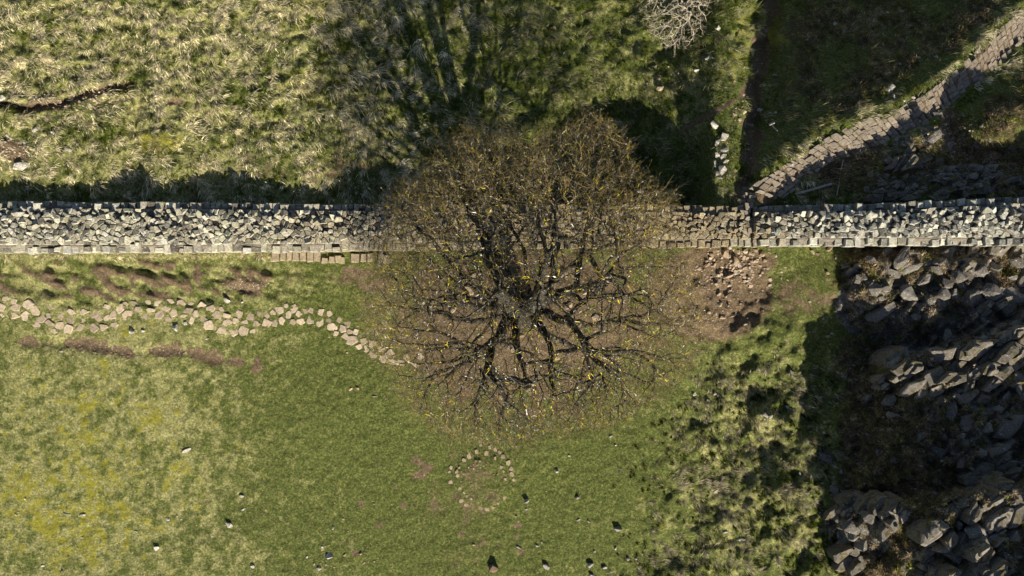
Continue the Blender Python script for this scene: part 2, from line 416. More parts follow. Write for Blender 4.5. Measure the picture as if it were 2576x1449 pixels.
def bedrock(px, py):
    reg = np.zeros(np.shape(px))
    for (cx_, cy_, rx_, ry_, ro_) in ((2360, 760, 260, 150, 0.0), (2540, 1080, 160, 230, 0.2), (2420, 1000, 110, 70, -0.5), (2165, 1330, 80, 75, 0.3), (2430, 1400, 150, 150, 0.0), (2300, 370, 90, 40, -0.5), (2400, 470, 230, 30, 0)):
        reg = np.maximum(reg, blob(px, py, cx_, cy_, rx_, ry_, 0.35, ro_))
    return np.clip(reg * (0.75 + 1.2 * fbm(px, py, 75, 301, 3)), 0, 1) * ((py > 628) | (py < 485))
def beds(px, py):
    v = px * 0.62 + py * 0.79 + 26 * fbm(px, py, 130, 305, 2) + 7 * fbm(px, py, 26, 309, 2); u = px * 0.79 - py * 0.62
    t = v / 30.0; saw = t - np.floor(t); j = np.floor(t)
    blk = vnoise(u / 42.0 + j * 7.31, j * 3.7, 311); blk2 = vnoise(np.floor(u / 24.0 + j * 0.37) * 1.7, j * 5.1, 312)
    return saw ** 1.6 * (0.30 + 0.2 * blk) + 0.14 * blk2 + 0.06 * fbm(px, py, 14, 315, 2)
def height2(px, py): return height(px, py) + sst(0.25, 0.6, bedrock(px, py)) * beds(px, py)

# frame grid in plan units
def axis(a, b_, step, far):
    core = np.arange(a, b_ + 0.1, step); out = []; d = step; p = b_
    while p < far: d *= 1.07; p += d; out.append(p)
    lo = []; d = step; p = a
    while p > -far: d *= 1.07; p -= d; lo.append(p)
    return np.array(lo[::-1] + list(core) + out)
GX = axis(-120, 2700, 4.0, 16000); GY = axis(-160, 1620, 4.0, 16000)
PX, PY = np.meshgrid(GX, GY)
PZ = height2(PX, PY)
def hz(px, py):
    """height of the ground mesh at plan position"""
    px = np.asarray(px, float); py = np.asarray(py, float)
    i = np.clip(np.searchsorted(GX, px) - 1, 0, len(GX) - 2); j = np.clip(np.searchsorted(GY, py) - 1, 0, len(GY) - 2)
    u = np.clip((px - GX[i]) / (GX[i + 1] - GX[i]), 0, 1); v = np.clip((py - GY[j]) / (GY[j + 1] - GY[j]), 0, 1)
    return (PZ[j, i] * (1 - u) + PZ[j, i + 1] * u) * (1 - v) + (PZ[j + 1, i] * (1 - u) + PZ[j + 1, i + 1] * u) * v

# ---- surface masks
def masks(px, py):
    yn = ip(WALL_N, px); ys = ip(WALL_S, px)
    nor = py < (yn + ys) / 2
    n1 = fbm(px, py, 70, 101, 4, 0.6); n2 = fbm(px, py, 26, 105, 3, 0.6); n3 = fbm(px, py, 220, 109, 3)
    # dirt
    d = np.zeros(px.shape)
    def add(v): nonlocal d; d = np.maximum(d, v)
    add(blob(px, py, 1330, 800, 350, 190, 0.6) * (0.80 + 0.7 * n2 + 0.2 * n1))
    add(blob(px, py, 1790, 740, 150, 115, 0.4) * 1.15)
    add(blob(px, py, 1880, 660, 75, 30, 0.4))
    add(blob(px, py, 1300, 960, 240, 120, 0.7) * (0.62 + 0.6 * n2))
    add(blob(px, py, 2020, 740, 110, 60, 0.6) * (0.5 + 0.6 * n2))
    dd, _, _ = segdist(px, py, [(60, 862), (220, 865), (330, 890), (440, 880), (560, 905), (640, 920)])
    add((1 - sst(2, 18, dd + 26 * n2)) * 1.1)
    add(blob(px, py, 610, 725, 50, 12, 0.5, 0.35) * 1.1)
    hump = blob(px, py, 330, 705, 400, 50, 0.4)
    add(hump * 1.2 * sst(0.0, 0.30, fbm(px * 0.8 + py * 0.45, (py * 0.9 - px * 0.4) * 1.9, 34, 21, 2) + 0.10 * n2))
    add(blob(px, py, 1100, 900, 110, 60, 0.6, 0.7) * 0.75)
    add(blob(px, py, 900, 700, 130, 30, 0.6, 0.2) * (0.55 + 0.6 * n2))
    dd, _, _ = segdist(px, py, GULLY); add((1 - sst(12, 26, dd + 26 * n2)) * 1.15 * nor)
    add((1 - sst(12, 34, segdist(px, py, PATH_C)[0])) * 1.2 * nor)
    add(blob(px, py, 2390, 330, 30, 60, 0.5)); add(blob(px, py, 2480, 380, 90, 30, 0.6) * 0.9)
    dd, _, _ = segdist(px, py, [(-60, 250), (0, 262), (60, 272), (150, 262), (220, 235), (330, 208)]); add((1 - sst(5, 15, dd + 9 * n2)) * 1.1)
    add(blob(px, py, 440, 255, 22, 10, 0.6)); add(blob(px, py, 30, 380, 50, 25, 0.6, 0.4) * 0.9)
    add(blob(px, py, 1780, 290, 90, 8, 0.6, -0.5) * 1.1 * nor)
    add(blob(px, py, 760, 420, 330, 60, 0.7) * (0.32 + 0.55 * n2) * nor)
    for (x, y, r) in [(1213, 1376, 17), (1258, 1373, 11), (1198, 1411, 9), (893, 1391, 9), (955, 1320, 10), (1304, 1322, 10), (1052, 1160, 14), (1075, 1180, 14), (991, 1225, 7), (1015, 1271, 8), (908, 1267, 8), (1300, 1350, 8), (1165, 1345, 12), (1060, 1195, 18), (1310, 1390, 10)]:
        add(blob(px, py, x, y, r * 1.3, r, 0.7) * (0.62 + 0.6 * n2))
    add(blob(px, py, 1160, 1260, 150, 190, 0.7) * (0.34 + 0.45 * n2 + 0.3 * n1))
    add(blob(px, py, 1214, 1214, 66, 66, 0.25) * (0.42 + 0.25 * n2))
    # straw
    st = 0.25 + np.where(nor, 0.5, 0.20) * n1 + 0.25 * n2
    topl = (1 - sst(850, 1350, px)) * nor
    st = st + 0.36 * topl
    st = st + 0.30 * (~nor) * (1 - sst(300, 1150, px)) + 0.35 * fbm(px, py, 15, 117, 2) + 0.1 * n3 - 0.35 * blob(px, py, 1150, 1100, 420, 380, 0.8)
    st = st + 0.25 * blob(px, py, 1900, 1150, 200, 260, 0.6)
    st = st + 0.35 * blob(px, py, 420, 1065, 60, 45, 0.5) + 0.45 * (~nor) * (1 - sst(640, 655, py + 5 * n2)) * (px < 700)
    # yellow moss
    mo = 0.28 * n1 + np.where(nor, 0.35, 0.15) * n3 + 0.34 * n2 - 0.08
    mo = mo + 0.40 * fbm(px, py, 14, 113, 2) * (~nor) + 0.30 * blob(px, py, 120, 1330, 380, 300, 0.95) + 0.20 * blob(px, py, 250, 1150, 300, 300, 0.9)
    mo = mo + 0.42 * blob(px, py, 470, 360, 220, 40, 0.6) + 0.30 * blob(px, py, 780, 190, 180, 260, 0.7) * nor + 0.25 * blob(px, py, 1160, 330, 40, 120, 0.5)
    mo = mo + 0.2 * blob(px, py, 2050, 150, 260, 240, 0.7)
    # heather / dark moor plants
    he = sst(2060, 2170, px) * (~nor) * (0.75 + 0.7 * n1 + 0.3 * n2)
    he = he + 0.8 * blob(px, py, 2330, 420, 300, 60, 0.4) * nor + 0.62 * sst(1900, 2000, px) * nor * (0.6 + n1) * sst(8, 60, segdist(px, py, PATH_C)[0] - 30)
    return np.clip(d, 0, 1), np.clip(st, 0, 1), np.clip(mo, 0, 1), np.clip(he, 0, 1)

D_, ST_, MO_, HE_ = masks(PX, PY)
k = S * (H - PZ) / H
co = np.stack([(PX - CX) * k, (CY - PY) * k, PZ], -1).reshape(-1, 3)
ny, nx = PX.shape
idx = np.arange(ny * nx).reshape(ny, nx)
quads = np.stack([idx[1:, :-1], idx[1:, 1:], idx[:-1, 1:], idx[:-1, :-1]], -1).reshape(-1)
ground = mesh_np("ground", co, quads, np.arange(0, len(quads), 4), M_ground, smooth=True,
                 col={"m1": np.stack([D_, ST_, MO_], -1).reshape(-1, 3), "m2": np.stack([HE_, sst(0.25, 0.6, bedrock(PX, PY)), HE_ * 0], -1).reshape(-1, 3)})
tag(ground, kind="structure")

# ------------------------------------------------------------------ stone builders
def prism(mb, poly, z_top, z_bot, tilt=(0, 0), inset=0.12, crown=0.02, rnd=R):
    """poly: world xy ccw. bevelled block with tilted top"""
    n = len(poly); cx = sum(p[0] for p in poly) / n; cy = sum(p[1] for p in poly) / n
    zt = lambda x, y: z_top + (x - cx) * tilt[0] + (y - cy) * tilt[1]
    b0 = [(x, y, z_bot) for x, y in poly]
    b1 = [(x, y, zt(x, y) - crown * rnd.uniform(0.8, 1.9)) for x, y in poly]
    t = []
    for x, y in poly:
        f = 1 - inset * rnd.uniform(0.7, 1.3)
        X, Y = cx + (x - cx) * f, cy + (y - cy) * f
        t.append((X, Y, zt(X, Y)))
    vs = b0 + b1 + t; fs = []
    for i in range(n):
        j = (i + 1) % n
        fs.append((i, j, n + j, n + i)); fs.append((n + i, n + j, 2 * n + j, 2 * n + i))
    fs.append(tuple(range(2 * n, 3 * n)))
    mb.add(vs, fs)

def clip(poly, nx_, ny_, c):
    out = []; n = len(poly)
    for i in range(n):
        p, q = poly[i], poly[(i + 1) % n]
        a = p[0] * nx_ + p[1] * ny_ - c; b_ = q[0] * nx_ + q[1] * ny_ - c
        if a <= 0: out.append(p)
        if (a < 0) != (b_ < 0) and a != b_:
            t = a / (a - b_); out.append((p[0] + (q[0] - p[0]) * t, p[1] + (q[1] - p[1]) * t))
    return out

def voronoi(pts, bounds_fn, gap, aniso=1.0):
    kd = kdtree.KDTree(len(pts))
    for i, p in enumerate(pts): kd.insert((p[0], p[1], 0), i)
    kd.balance(); cells = []
    for i, p in enumerate(pts):
        poly = bounds_fn(p)
        for (q, j, d) in kd.find_n((p[0], p[1], 0), 16):
            if j == i or d < 1e-6: continue
            dx, dy = q[0] - p[0], q[1] - p[1]
            nx_, ny_ = dx / d, dy / d
            c = nx_ * (p[0] + q[0]) / 2 + ny_ * (p[1] + q[1]) / 2 - gap
            poly = clip(poly, nx_, ny_, c)
            if len(poly) < 3: break
        # drop near-duplicate corners
        cl = []
        for v in poly:
            if not cl or math.dist(v, cl[-1]) > 0.012: cl.append(v)
        if len(cl) > 2 and math.dist(cl[0], cl[-1]) < 0.012: cl.pop()
        if len(cl) >= 3: cells.append(cl)
    return cells

def rag(poly, r, amt):
    """roughen an outline a little"""
    return [(x + r.uniform(-amt, amt), y + r.uniform(-amt, amt)) for x, y in poly]

def wall_edges(px, which, z):
    t = WALL_N if which == 'n' else WALL_S
    zz = float(ip(WALL_Z, px)); return W(px, float(ip(t, px)), zz)

def build_wall(root, x0, x1, mat_core, mat_edge, seed, size=16, extra=0.0, rough=1.0, edge_z=-0.10, hump=0.12):
    r = random.Random(seed)
    # edging courses
    for which, sgn in (('n', 1), ('s', -1)):
        mb = MB(); x = x0; depth = 0.30
        while x < x1:
            w = r.uniform(13, 25)
            a = wall_edges(x, which, 0); b_ = wall_edges(min(x + w, x1), which, 0)
            g = 0.012
            dpt = depth * r.uniform(0.6, 1.5); g = r.uniform(0.004, 0.03)
            o = r.uniform(-0.08, 0.03)
            ya, yb = a[1] + o, b_[1] + o
            if sgn > 0: poly = [(a[0] + g, ya - dpt), (b_[0] - g, yb - dpt), (b_[0] - g, yb), (a[0] + g, ya)]
            else: poly = [(a[0] + g, ya), (b_[0] - g, yb), (b_[0] - g, yb + dpt), (a[0] + g, ya + dpt)]
            poly = rag(poly, r, 0.03)
            zt = float(ip(WALL_Z, x)) + edge_z + r.uniform(-0.14, 0.13) * rough
            prism(mb, poly, zt, zt - 0.45, (r.uniform(-.12, .12), r.uniform(-.12, .12)), 0.14, 0.03, r)
            x += w
        # lower courses of the outer face
        for cz in (0.42, 0.70, 0.98, 1.26, 1.7, 2.1):
            x = x0 - r.uniform(0, 10)
            while x < x1:
                w = r.uniform(16, 30); xa = max(x, x0); xb = min(x + w, x1)
                if xb - xa > 3:
                    a = wall_edges(xa, which, 0); b_ = wall_edges(xb, which, 0); g = 0.01; o = r.uniform(0, 0.03)
                    zt = float(ip(WALL_Z, x)) - cz + 0.0
                    if sgn > 0: poly = [(a[0] + g, a[1] - 0.3), (b_[0] - g, b_[1] - 0.3), (b_[0] - g, b_[1] + o), (a[0] + g, a[1] + o)]
                    else: poly = [(a[0] + g, a[1] - o), (b_[0] - g, b_[1] - o), (b_[0] - g, b_[1] + 0.3), (a[0] + g, a[1] + 0.3)]
                    prism(mb, poly, zt, zt - 0.262, (0, 0), 0.03, 0.012, r)
                x += w
        mb.build("facing_stones", mat_edge, root)
    # rubble core
    pts = []
    xs = W(x0, 560, 1)[0]; xe = W(x1, 560, 1)[0]
    st = size * S
    def lim(xw):
        px = xw / (S * (H - 1.0) / H) + CX
        n = wall_edges(px, 'n', 0)[1] - 0.34; s = wall_edges(px, 's', 0)[1] + 0.34
        return s, n
    x = xs; tries = int((xe - xs) * 1.6 / (st * st) * 1.9)
    kd_pts = []
    cell = {}
    for _ in range(tries * 6):
        p = (r.uniform(xs, xe), 0); s, n = lim(p[0]); p = (p[0], r.uniform(s, n))
        rad = st * (r.uniform(0.52, 1.05) if r.random() < .75 else r.uniform(0.35, 0.5))
        gi, gj = int(p[0] / st), int(p[1] / st); ok = True
        for a in (-1, 0, 1):
            for c in (-1, 0, 1):
                for (q, qr) in cell.get((gi + a, gj + c), ()):
                    if (p[0] - q[0]) ** 2 + (p[1] - q[1]) ** 2 < (0.5 * (rad + qr)) ** 2: ok = False; break
                if not ok: break
            if not ok: break
        if ok: cell.setdefault((gi, gj), []).append((p, rad)); pts.append(p)
    def bounds(p):
        s, n = lim(p[0]); rr = st * 0.75
        m_ = 8; a0 = r.uniform(0, 6.28); ex = r.uniform(0.75, 1.25)
        ca, sa = math.cos(a0), math.sin(a0)
        pol = [(rr * ex * math.cos(6.283 * i / m_), rr / ex * math.sin(6.283 * i / m_)) for i in range(m_)]
        pol = [(p[0] + u * ca - v * sa, p[1] + u * sa + v * ca) for u, v in pol]
        pol = clip(pol, 0, 1, n + 0.03); pol = clip(pol, 0, -1, -(s - 0.03))
        pol = clip(pol, 1, 0, xe); return clip(pol, -1, 0, -xs)
    mb = MB()
    for poly in voronoi(pts, bounds, 0.009):
        cx = sum(p[0] for p in poly) / len(poly); px = cx / (S * (H - 1.0) / H) + CX
        cyy = sum(p[1] for p in poly) / len(poly); s, n = lim(cx); tt = (cyy - s) / max(0.1, n - s)
        hh = hump * (1 - (2 * tt - 1) ** 4)
        zt = float(ip(WALL_Z, px)) - 0.03 + hh + r.uniform(-0.14, 0.12) * rough * (0.45 + 0.9 * tt) + extra
        tl = 0.62 * rough * (0.45 + 0.7 * tt)
        prism(mb, rag(poly, r, 0.012), zt, zt - 0.35, (r.uniform(-tl, tl), r.uniform(-tl, tl) - 0.05), r.uniform(0.08, 0.3), r.uniform(0.02, 0.06), r)
    for _ in range(int(len(pts) * 0.38)):
        xw = r.uniform(xs, xe); s, n = lim(xw); tt = r.uniform(0.0, 1.0); yw = s + (n - s) * tt
        px = xw / (S * (H - 1.0) / H) + CX
        zt = float(ip(WALL_Z, px)) + hump * (1 - (2 * tt - 1) ** 4) * 0.9 + r.uniform(-0.06, 0.05) + extra
        m_ = r.randint(4, 6); a0 = r.uniform(0, 6.28); q = r.uniform(0.08, 0.19)
        pol = [(xw + math.cos(a0 + 6.283 * (i + r.uniform(-.3, .3)) / m_) * q * r.uniform(.8, 1.2), yw + math.sin(a0 + 6.283 * (i + r.uniform(-.3, .3)) / m_) * q * r.uniform(.5, 1.1)) for i in range(m_)]
        prism(mb, pol, zt + 0.05, zt - 0.2, (r.uniform(-.7, .7) * rough, r.uniform(-.8, .6) * rough), r.uniform(.05, .3), r.uniform(.01, .05), r)
    mb.build("rubble_top", mat_core, root)
    # solid heart of the wall
    vs = []; cols_ = np.arange(x0, x1 + 1, 40); cols_[-1] = x1
    for x in cols_:
        n = wall_edges(x, 'n', 0); s = wall_edges(x, 's', 0); zt = float(ip(WALL_Z, x)) - 0.16
        vs += [(s[0], s[1] + 0.06, -4.0), (s[0], s[1] + 0.06, zt - 0.2), (s[0], s[1] + 0.25, zt), (n[0], n[1] - 0.25, zt), (n[0], n[1] - 0.06, zt - 0.2), (n[0], n[1] - 0.06, -4.0)]
    fs = []
    for i in range(len(cols_) - 1):
        for j in range(5): fs.append((6 * i + j, 6 * i + 6 + j, 6 * i + 7 + j, 6 * i + 1 + j))
    fs.append(tuple(range(5, -1, -1))); L = len(vs) - 6; fs.append(tuple(range(L, L + 6)))
    mb = MB(); mb.add(vs, fs); mb.build("wall_body", M_mortar, root)

w1 = empty("stone_wall", (*W(600, 570, 0), 0)); w1.location = (0, 0, 0)
tag(w1, "long pale grey rubble topped stone wall left of the big bare tree", "wall")
build_wall(w1, -260, 985, M_wallall, M_wallall, 5, hump=0.18)
w2 = empty("stone_wall"); tag(w2, "tan low stretch of stone wall running under the tree to the path crossing", "wall")
build_wall(w2, 985.5, 1890, M_wallall, M_wallall, 6, rough=0.7, hump=0.05)
w3 = empty("stone_wall"); tag(w3, "dark grey stone wall with white lichen right of the path crossing", "wall")
build_wall(w3, 1898, 2860, M_wallall, M_wallall, 8, rough=1.4, size=16, hump=0.26)

# ------------------------------------------------------------------ paved path (setts are its surface)
def strip_setts(name, up, lo, rows, step, mat, zoff, seed):
    r = random.Random(seed); mb = MB()
    def resample(pl, n):
        acc = [0]
        for a, b_ in zip(pl[:-1], pl[1:]): acc.append(acc[-1] + math.dist(a, b_))
        t = np.linspace(0, acc[-1], n)
        return list(zip(np.interp(t, acc, [p[0] for p in pl]), np.interp(t, acc, [p[1] for p in pl])))
    mid = [((a[0] + b_[0]) / 2, (a[1] + b_[1]) / 2) for a, b_ in zip(up, lo)]
    length = sum(math.dist(a, b_) for a, b_ in zip(mid[:-1], mid[1:]))
    K = 400; U = resample(up, K); Lo = resample(lo, K)
    def at(s, t):
        i = min(K - 1.001, max(0, s / length * (K - 1))); i0 = int(i); f = i - i0
        u = (U[i0][0] * (1 - f) + U[i0 + 1][0] * f, U[i0][1] * (1 - f) + U[i0 + 1][1] * f)
        l = (Lo[i0][0] * (1 - f) + Lo[i0 + 1][0] * f, Lo[i0][1] * (1 - f) + Lo[i0 + 1][1] * f)
        return (u[0] * (1 - t) + l[0] * t, u[1] * (1 - t) + l[1] * t)
    s = 0
    while s < length - 3:
        w = r.uniform(0.55, 1.45) * step
        cuts = [0]
        while cuts[-1] < 1: cuts.append(cuts[-1] + r.uniform(0.6, 1.5) / rows)
        cuts[-1] = 1.0
        if cuts[-1] - cuts[-2] < 0.4 / rows: cuts.pop(-2)
        sk = r.uniform(-5, 5)
        for t0, t1 in zip(cuts[:-1], cuts[1:]):
            e = 0.25; ds = r.uniform(-1.5, 1.5)
            wt = 0.5 / (rows * 16.0)
            a0, a1 = t0 + wt, t1 - wt
            if t0 == 0: a0 = r.uniform(-0.05, 0.06)
            if t1 == 1.0: a1 = 1 + r.uniform(-0.07, 0.05)
            P = [(s + e + ds + sk * t0, a0), (s + e + ds + sk * t1, a1), (s + w - e + ds + sk * t1, a1), (s + w - e + ds + sk * t0, a0)]
            if (t0 == 0 or t1 == 1.0) and r.random() < 0.10: continue
            pp = [at(*p) for p in P]
            cxp = sum(p[0] for p in pp) / 4; cyp = sum(p[1] for p in pp) / 4
            zt = float(hz(cxp, cyp)) if zoff is None or True else 0
            zt += (zoff(cxp, cyp) if callable(zoff) else zoff) + r.uniform(-0.04, 0.05)
            wp = [W(p[0] + r.uniform(-.8, .8), p[1] + r.uniform(-.8, .8), zt) for p in pp]
            area = sum(wp[i][0] * wp[(i + 1) % 4][1] - wp[(i + 1) % 4][0] * wp[i][1] for i in range(4))
            if area < 0: wp = wp[::-1]
            # round the corners
            rp = []
            for i in range(4):
                p, q, o_ = wp[i], wp[(i + 1) % 4], wp[i - 1]
                f = r.uniform(0.04, 0.18); rp.append((p[0] + (o_[0] - p[0]) * f, p[1] + (o_[1] - p[1]) * f)); rp.append((p[0] + (q[0] - p[0]) * f, p[1] + (q[1] - p[1]) * f))
            prism(mb, rp, zt, zt - 0.25, (r.uniform(-.07, .07), r.uniform(-.07, .07)), 0.1, 0.02, r)
        s += w
    return mb.build(name, mat)

pth = strip_setts("paved_path", PATH_UP, PATH_LO, 5.6, 16, M_sett, 0.05, 3)
tag(pth, kind="structure")
def zcross(px, py):
    yn = float(ip(WALL_N, px)); ys = float(ip(WALL_S, px)); g = float(hz(px, py))
    if yn + 1 < py < ys - 1: return 0.84 - g
    if py <= yn + 1: return max(0.05, 0.62 - 0.6 * (yn - py) * S - g)
    return 0.06
pc = strip_setts("paved_crossing", [(1852, 470), (1853, 500), (1860, 520), (1868, 545), (1872, 570), (1866, 592)], [(1900, 470), (1902, 500), (1895, 520), (1893, 545), (1896, 570), (1898, 592)], 2.6, 13, M_sett, zcross, 9)
tag(pc, kind="structure")

# ------------------------------------------------------------------ individual rocks
def ordinal(n):
    words_ = ["first", "second", "third", "fourth", "fifth", "sixth", "seventh", "eighth", "ninth", "tenth", "eleventh", "twelfth"]
    if n <= 12: return words_[n - 1]
    s = 'th' if 10 <= n % 100 <= 20 else {1: 'st', 2: 'nd', 3: 'rd'}.get(n % 10, 'th')
    return f"{n}{s}"

rocks = []   # (object, px, py, zone, material word, size word)
def make_rock(name, px, py, w, h, rot, mat, seed, flat=0.5, lift=0.3, sharp=14):
    """angular stone: convex hull of random points; w,h in plan units"""
    r = random.Random(seed)
    z = float(hz(px, py)); kk = S * (H - z) / H
    a, b_ = w * kk / 2, h * kk / 2; c = min(a, b_) * flat * 2
    bm = bmesh.new()
    for _ in range(sharp):
        while True:
            u = (r.uniform(-1, 1), r.uniform(-1, 1), r.uniform(-1, 1))
            l = math.sqrt(sum(t * t for t in u))
            if 0.3 < l < 1.2: break
        m_ = max(abs(u[0]), abs(u[1]))
        f = 1 / max(l, 0.2) * 0.5 + 0.5
        bm.verts.new((u[0] / l * a * 1.08, u[1] / l * b_ * 1.08, max(-0.6, min(0.75, u[2] / l * 1.1)) * c))
    res = bmesh.ops.convex_hull(bm, input=bm.verts)
    junk = [e for e in res["geom_interior"] if isinstance(e, bmesh.types.BMVert)]
    bmesh.ops.delete(bm, geom=junk, context='VERTS')
    bmesh.ops.delete(bm, geom=[v for v in bm.verts if not v.link_faces], context='VERTS')
    big = max(a, b_)
    bmesh.ops.bevel(bm, geom=list(bm.edges), offset=min(a, b_) * 0.07, segments=1, affect='EDGES', clamp_overlap=True)
    if big > 0.35:
        bmesh.ops.triangulate(bm, faces=bm.faces)
        bmesh.ops.subdivide_edges(bm, edges=[e for e in bm.edges if e.calc_length() > 0.16], cuts=2, use_grid_fill=True)
        for v in bm.verts:
            n_ = (math.sin(v.co.x * 17 + seed) + math.sin(v.co.y * 19 + seed * 2) + math.sin(v.co.z * 23 + v.co.x * 9)) * 0.012
            v.co += Vector((n_, n_ * r.uniform(-1, 1), n_ * r.uniform(.2, 1)))
    bmesh.ops.recalc_face_normals(bm, faces=bm.faces)
    me = bpy.data.meshes.new(name); bm.to_mesh(me); bm.free(); me.materials.append(mat)
    o = bpy.data.objects.new(name, me); COL.objects.link(o)
    x, y = W(px, py, z)
    o.location = (x, y, z + c * lift); o.rotation_euler = (r.uniform(-.1, .1), r.uniform(-.1, .1), -rot)
    return o

def make_flag(name, px, py, w, h, mat, seed, lift=0.05, tilt=0.05, rot=None):
    r = random.Random(seed); z = float(hz(px, py)); kk = S * (H - z) / H
    n = r.choice((4, 5, 5, 6)); a0 = r.uniform(0, 6.28); pts = []
    for i in range(n):
        an = a0 + 6.283 * (i + r.uniform(-.33, .33)) / n; rr = r.uniform(0.85, 1.25)
        pts.append((math.cos(an) * w * kk / 2 * rr, math.sin(an) * h * kk / 2 * rr))
    rot = r.uniform(-.3, .3) if rot is None else rot
    if rot: pts = [(x * math.cos(rot) - y * math.sin(rot), x * math.sin(rot) + y * math.cos(rot)) for x, y in pts]
    rp = []
    for i in range(n):
        p, q, o_ = pts[i], pts[(i + 1) % n], pts[i - 1]; f = r.uniform(0.04, 0.15)
        rp.append((p[0] + (o_[0] - p[0]) * f, p[1] + (o_[1] - p[1]) * f)); rp.append((p[0] + (q[0] - p[0]) * f, p[1] + (q[1] - p[1]) * f))
    mb = MB(); prism(mb, rp, lift, -0.2, (r.uniform(-tilt, tilt), r.uniform(-tilt, tilt)), 0.13, 0.022, r)
    o = mb.build(name, mat); x, y = W(px, py, z); o.location = (x, y, z); return o

# winding path of single flagstones (given in enlarged-photo units: /3)
FL = [(45,803,60,38),(108,825,50,45),(210,850,85,65),(15,870,60,65),(118,870,75,55),(10,935,40,40),(95,935,100,50),(270,890,70,80),(378,868,70,35),(200,940,75,75),(310,950,80,60),(365,935,50,40),(275,1000,60,45),(380,985,75,55),(455,1010,80,55),(405,1048,55,40),(455,925,60,60),(535,905,70,40),(515,1035,75,65),(535,965,65,45),(605,1020,80,50),(625,962,65,60),(635,905,70,40),(705,915,70,65),(700,1030,80,65),(745,945,65,65),(785,1020,70,45),(815,870,75,45),(810,958,60,65),(862,1003,60,35),(870,930,80,75),(905,880,60,70),(962,935,65,85),(950,850,50,45),(1010,840,55,40),(1045,885,70,40),(1110,825,60,70),(1185,828,70,80),(1095,930,75,60),(1135,893,60,45),(1205,920,70,70),(1252,878,60,45),(1280,828,55,40),(1270,960,55,40),(1315,908,60,60),(1360,845,75,65),(1385,935,60,30),(1420,895,70,45),(1442,832,45,45),(1450,968,50,55),(1477,920,55,50),(1515,862,70,60),(1538,955,70,55),(1575,1005,75,70),(1590,880,80,65),(1635,935,80,70),(1670,882,40,30),(1680,1043,85,60),(1715,930,60,45),(1710,983,65,45),(1762,1050,65,80),(1780,972,50,50),(1805,925,60,55),(1845,1045,75,75),(1850,980,60,35),(1895,942,60,55),(1910,1050,50,35),(1930,995,60,45),(1955,918,45,45),(2010,998,80,75),(2015,930,50,55),(2060,915,50,50),(2072,995,50,55),(2110,890,65,50),(2125,968,60,60),(2158,862,38,35),(2178,925,50,60),(2218,880,65,60),(2210,980,55,40),(2252,920,50,45),(2270,972,60,50),(2295,905,55,50),(2345,895,50,45),(2342,968,50,65),(2415,985,65,65),(2425,910,75,55),(2490,918,50,50),(2490,968,60,35),(2505,1020,75,55),(2555,960,45,60),(2535,1070,50,35)]
FL2 = [(35,985,60,70),(10,1035,45,50),(25,1090,55,50),(75,1120,75,60),(60,1052,45,40),(120,1060,60,45),(130,1165,45,40),(165,1130,55,45),(190,1185,50,50),(235,1145,55,45),(240,1230,60,50),(300,1180,60,55),(318,1262,65,60),(365,1215,55,50),(385,1285,70,50),(450,1290,60,50),(505,1260,60,55),(555,1300,55,50),(600,1250,55,45)]
flags = [(x / 3, 483 + y / 3, w / 3, h / 3) for x, y, w, h in FL] + [(858.7 + x / 3, 483 + y / 3, w / 3, h / 3) for x, y, w, h in FL2]
flags.sort()
for i, (x, y, w, h) in enumerate(flags):
    o = make_flag("flagstone", x, y, w * (1.16 if x < 860 else 1.35), h * (1.16 if x < 860 else 1.35), M_flag, 500 + i, lift=0.008 + 0.012 * (i % 3), tilt=0.12)
    sz = "large" if w * h > 560 else "small" if w * h < 270 else "middling"
    tag(o, f"{sz} tan flagstone of the winding path, {ordinal(i + 1)} from its left end", "flagstone", "flagstones of the winding path")

# footing course below the wall
FT = [(2085, 490, 50, 70), (2140, 487, 45, 68), (2188, 485, 40, 70), (2238, 483, 45, 72), (2290, 485, 45, 72), (2345, 488, 50, 76), (2398, 490, 48, 74), (2455, 518, 45, 45), (2508, 512, 42, 50), (2558, 508, 42, 50)]
FT = [(x / 3, 483 + y / 3, w / 3, h / 3) for x, y, w, h in FT] + [(858.7 + x / 3, 483 + y / 3, w / 3, h / 3) for x, y, w, h in [(8, 515, 40, 50), (105, 498, 60, 65), (172, 496, 44, 62), (222, 496, 44, 62), (300, 500, 44, 55), (345, 503, 44, 50)]]
FT.sort()
for i, (x, y, w, h) in enumerate(FT):
    z = float(hz(x, y)); r = random.Random(700 + i); kk = S * (H - z) / H
    a, b_ = w * kk * 0.5, h * kk * 0.5
    mb = MB(); prism(mb, rag([(-a, -b_), (a, -b_), (a, b_), (-a, b_)], r, 0.03), 0.16, -0.2, (r.uniform(-.08, .08), r.uniform(-.08, .08)), 0.12, 0.03, r)
    o = mb.build("footing_stone", M_walltan); X, Y = W(x, y, z); o.location = (X, Y, z)
    tag(o, f"squared footing block in the row along the wall foot, {ordinal(i + 1)} from the left", "stone block", "footing blocks below the wall")

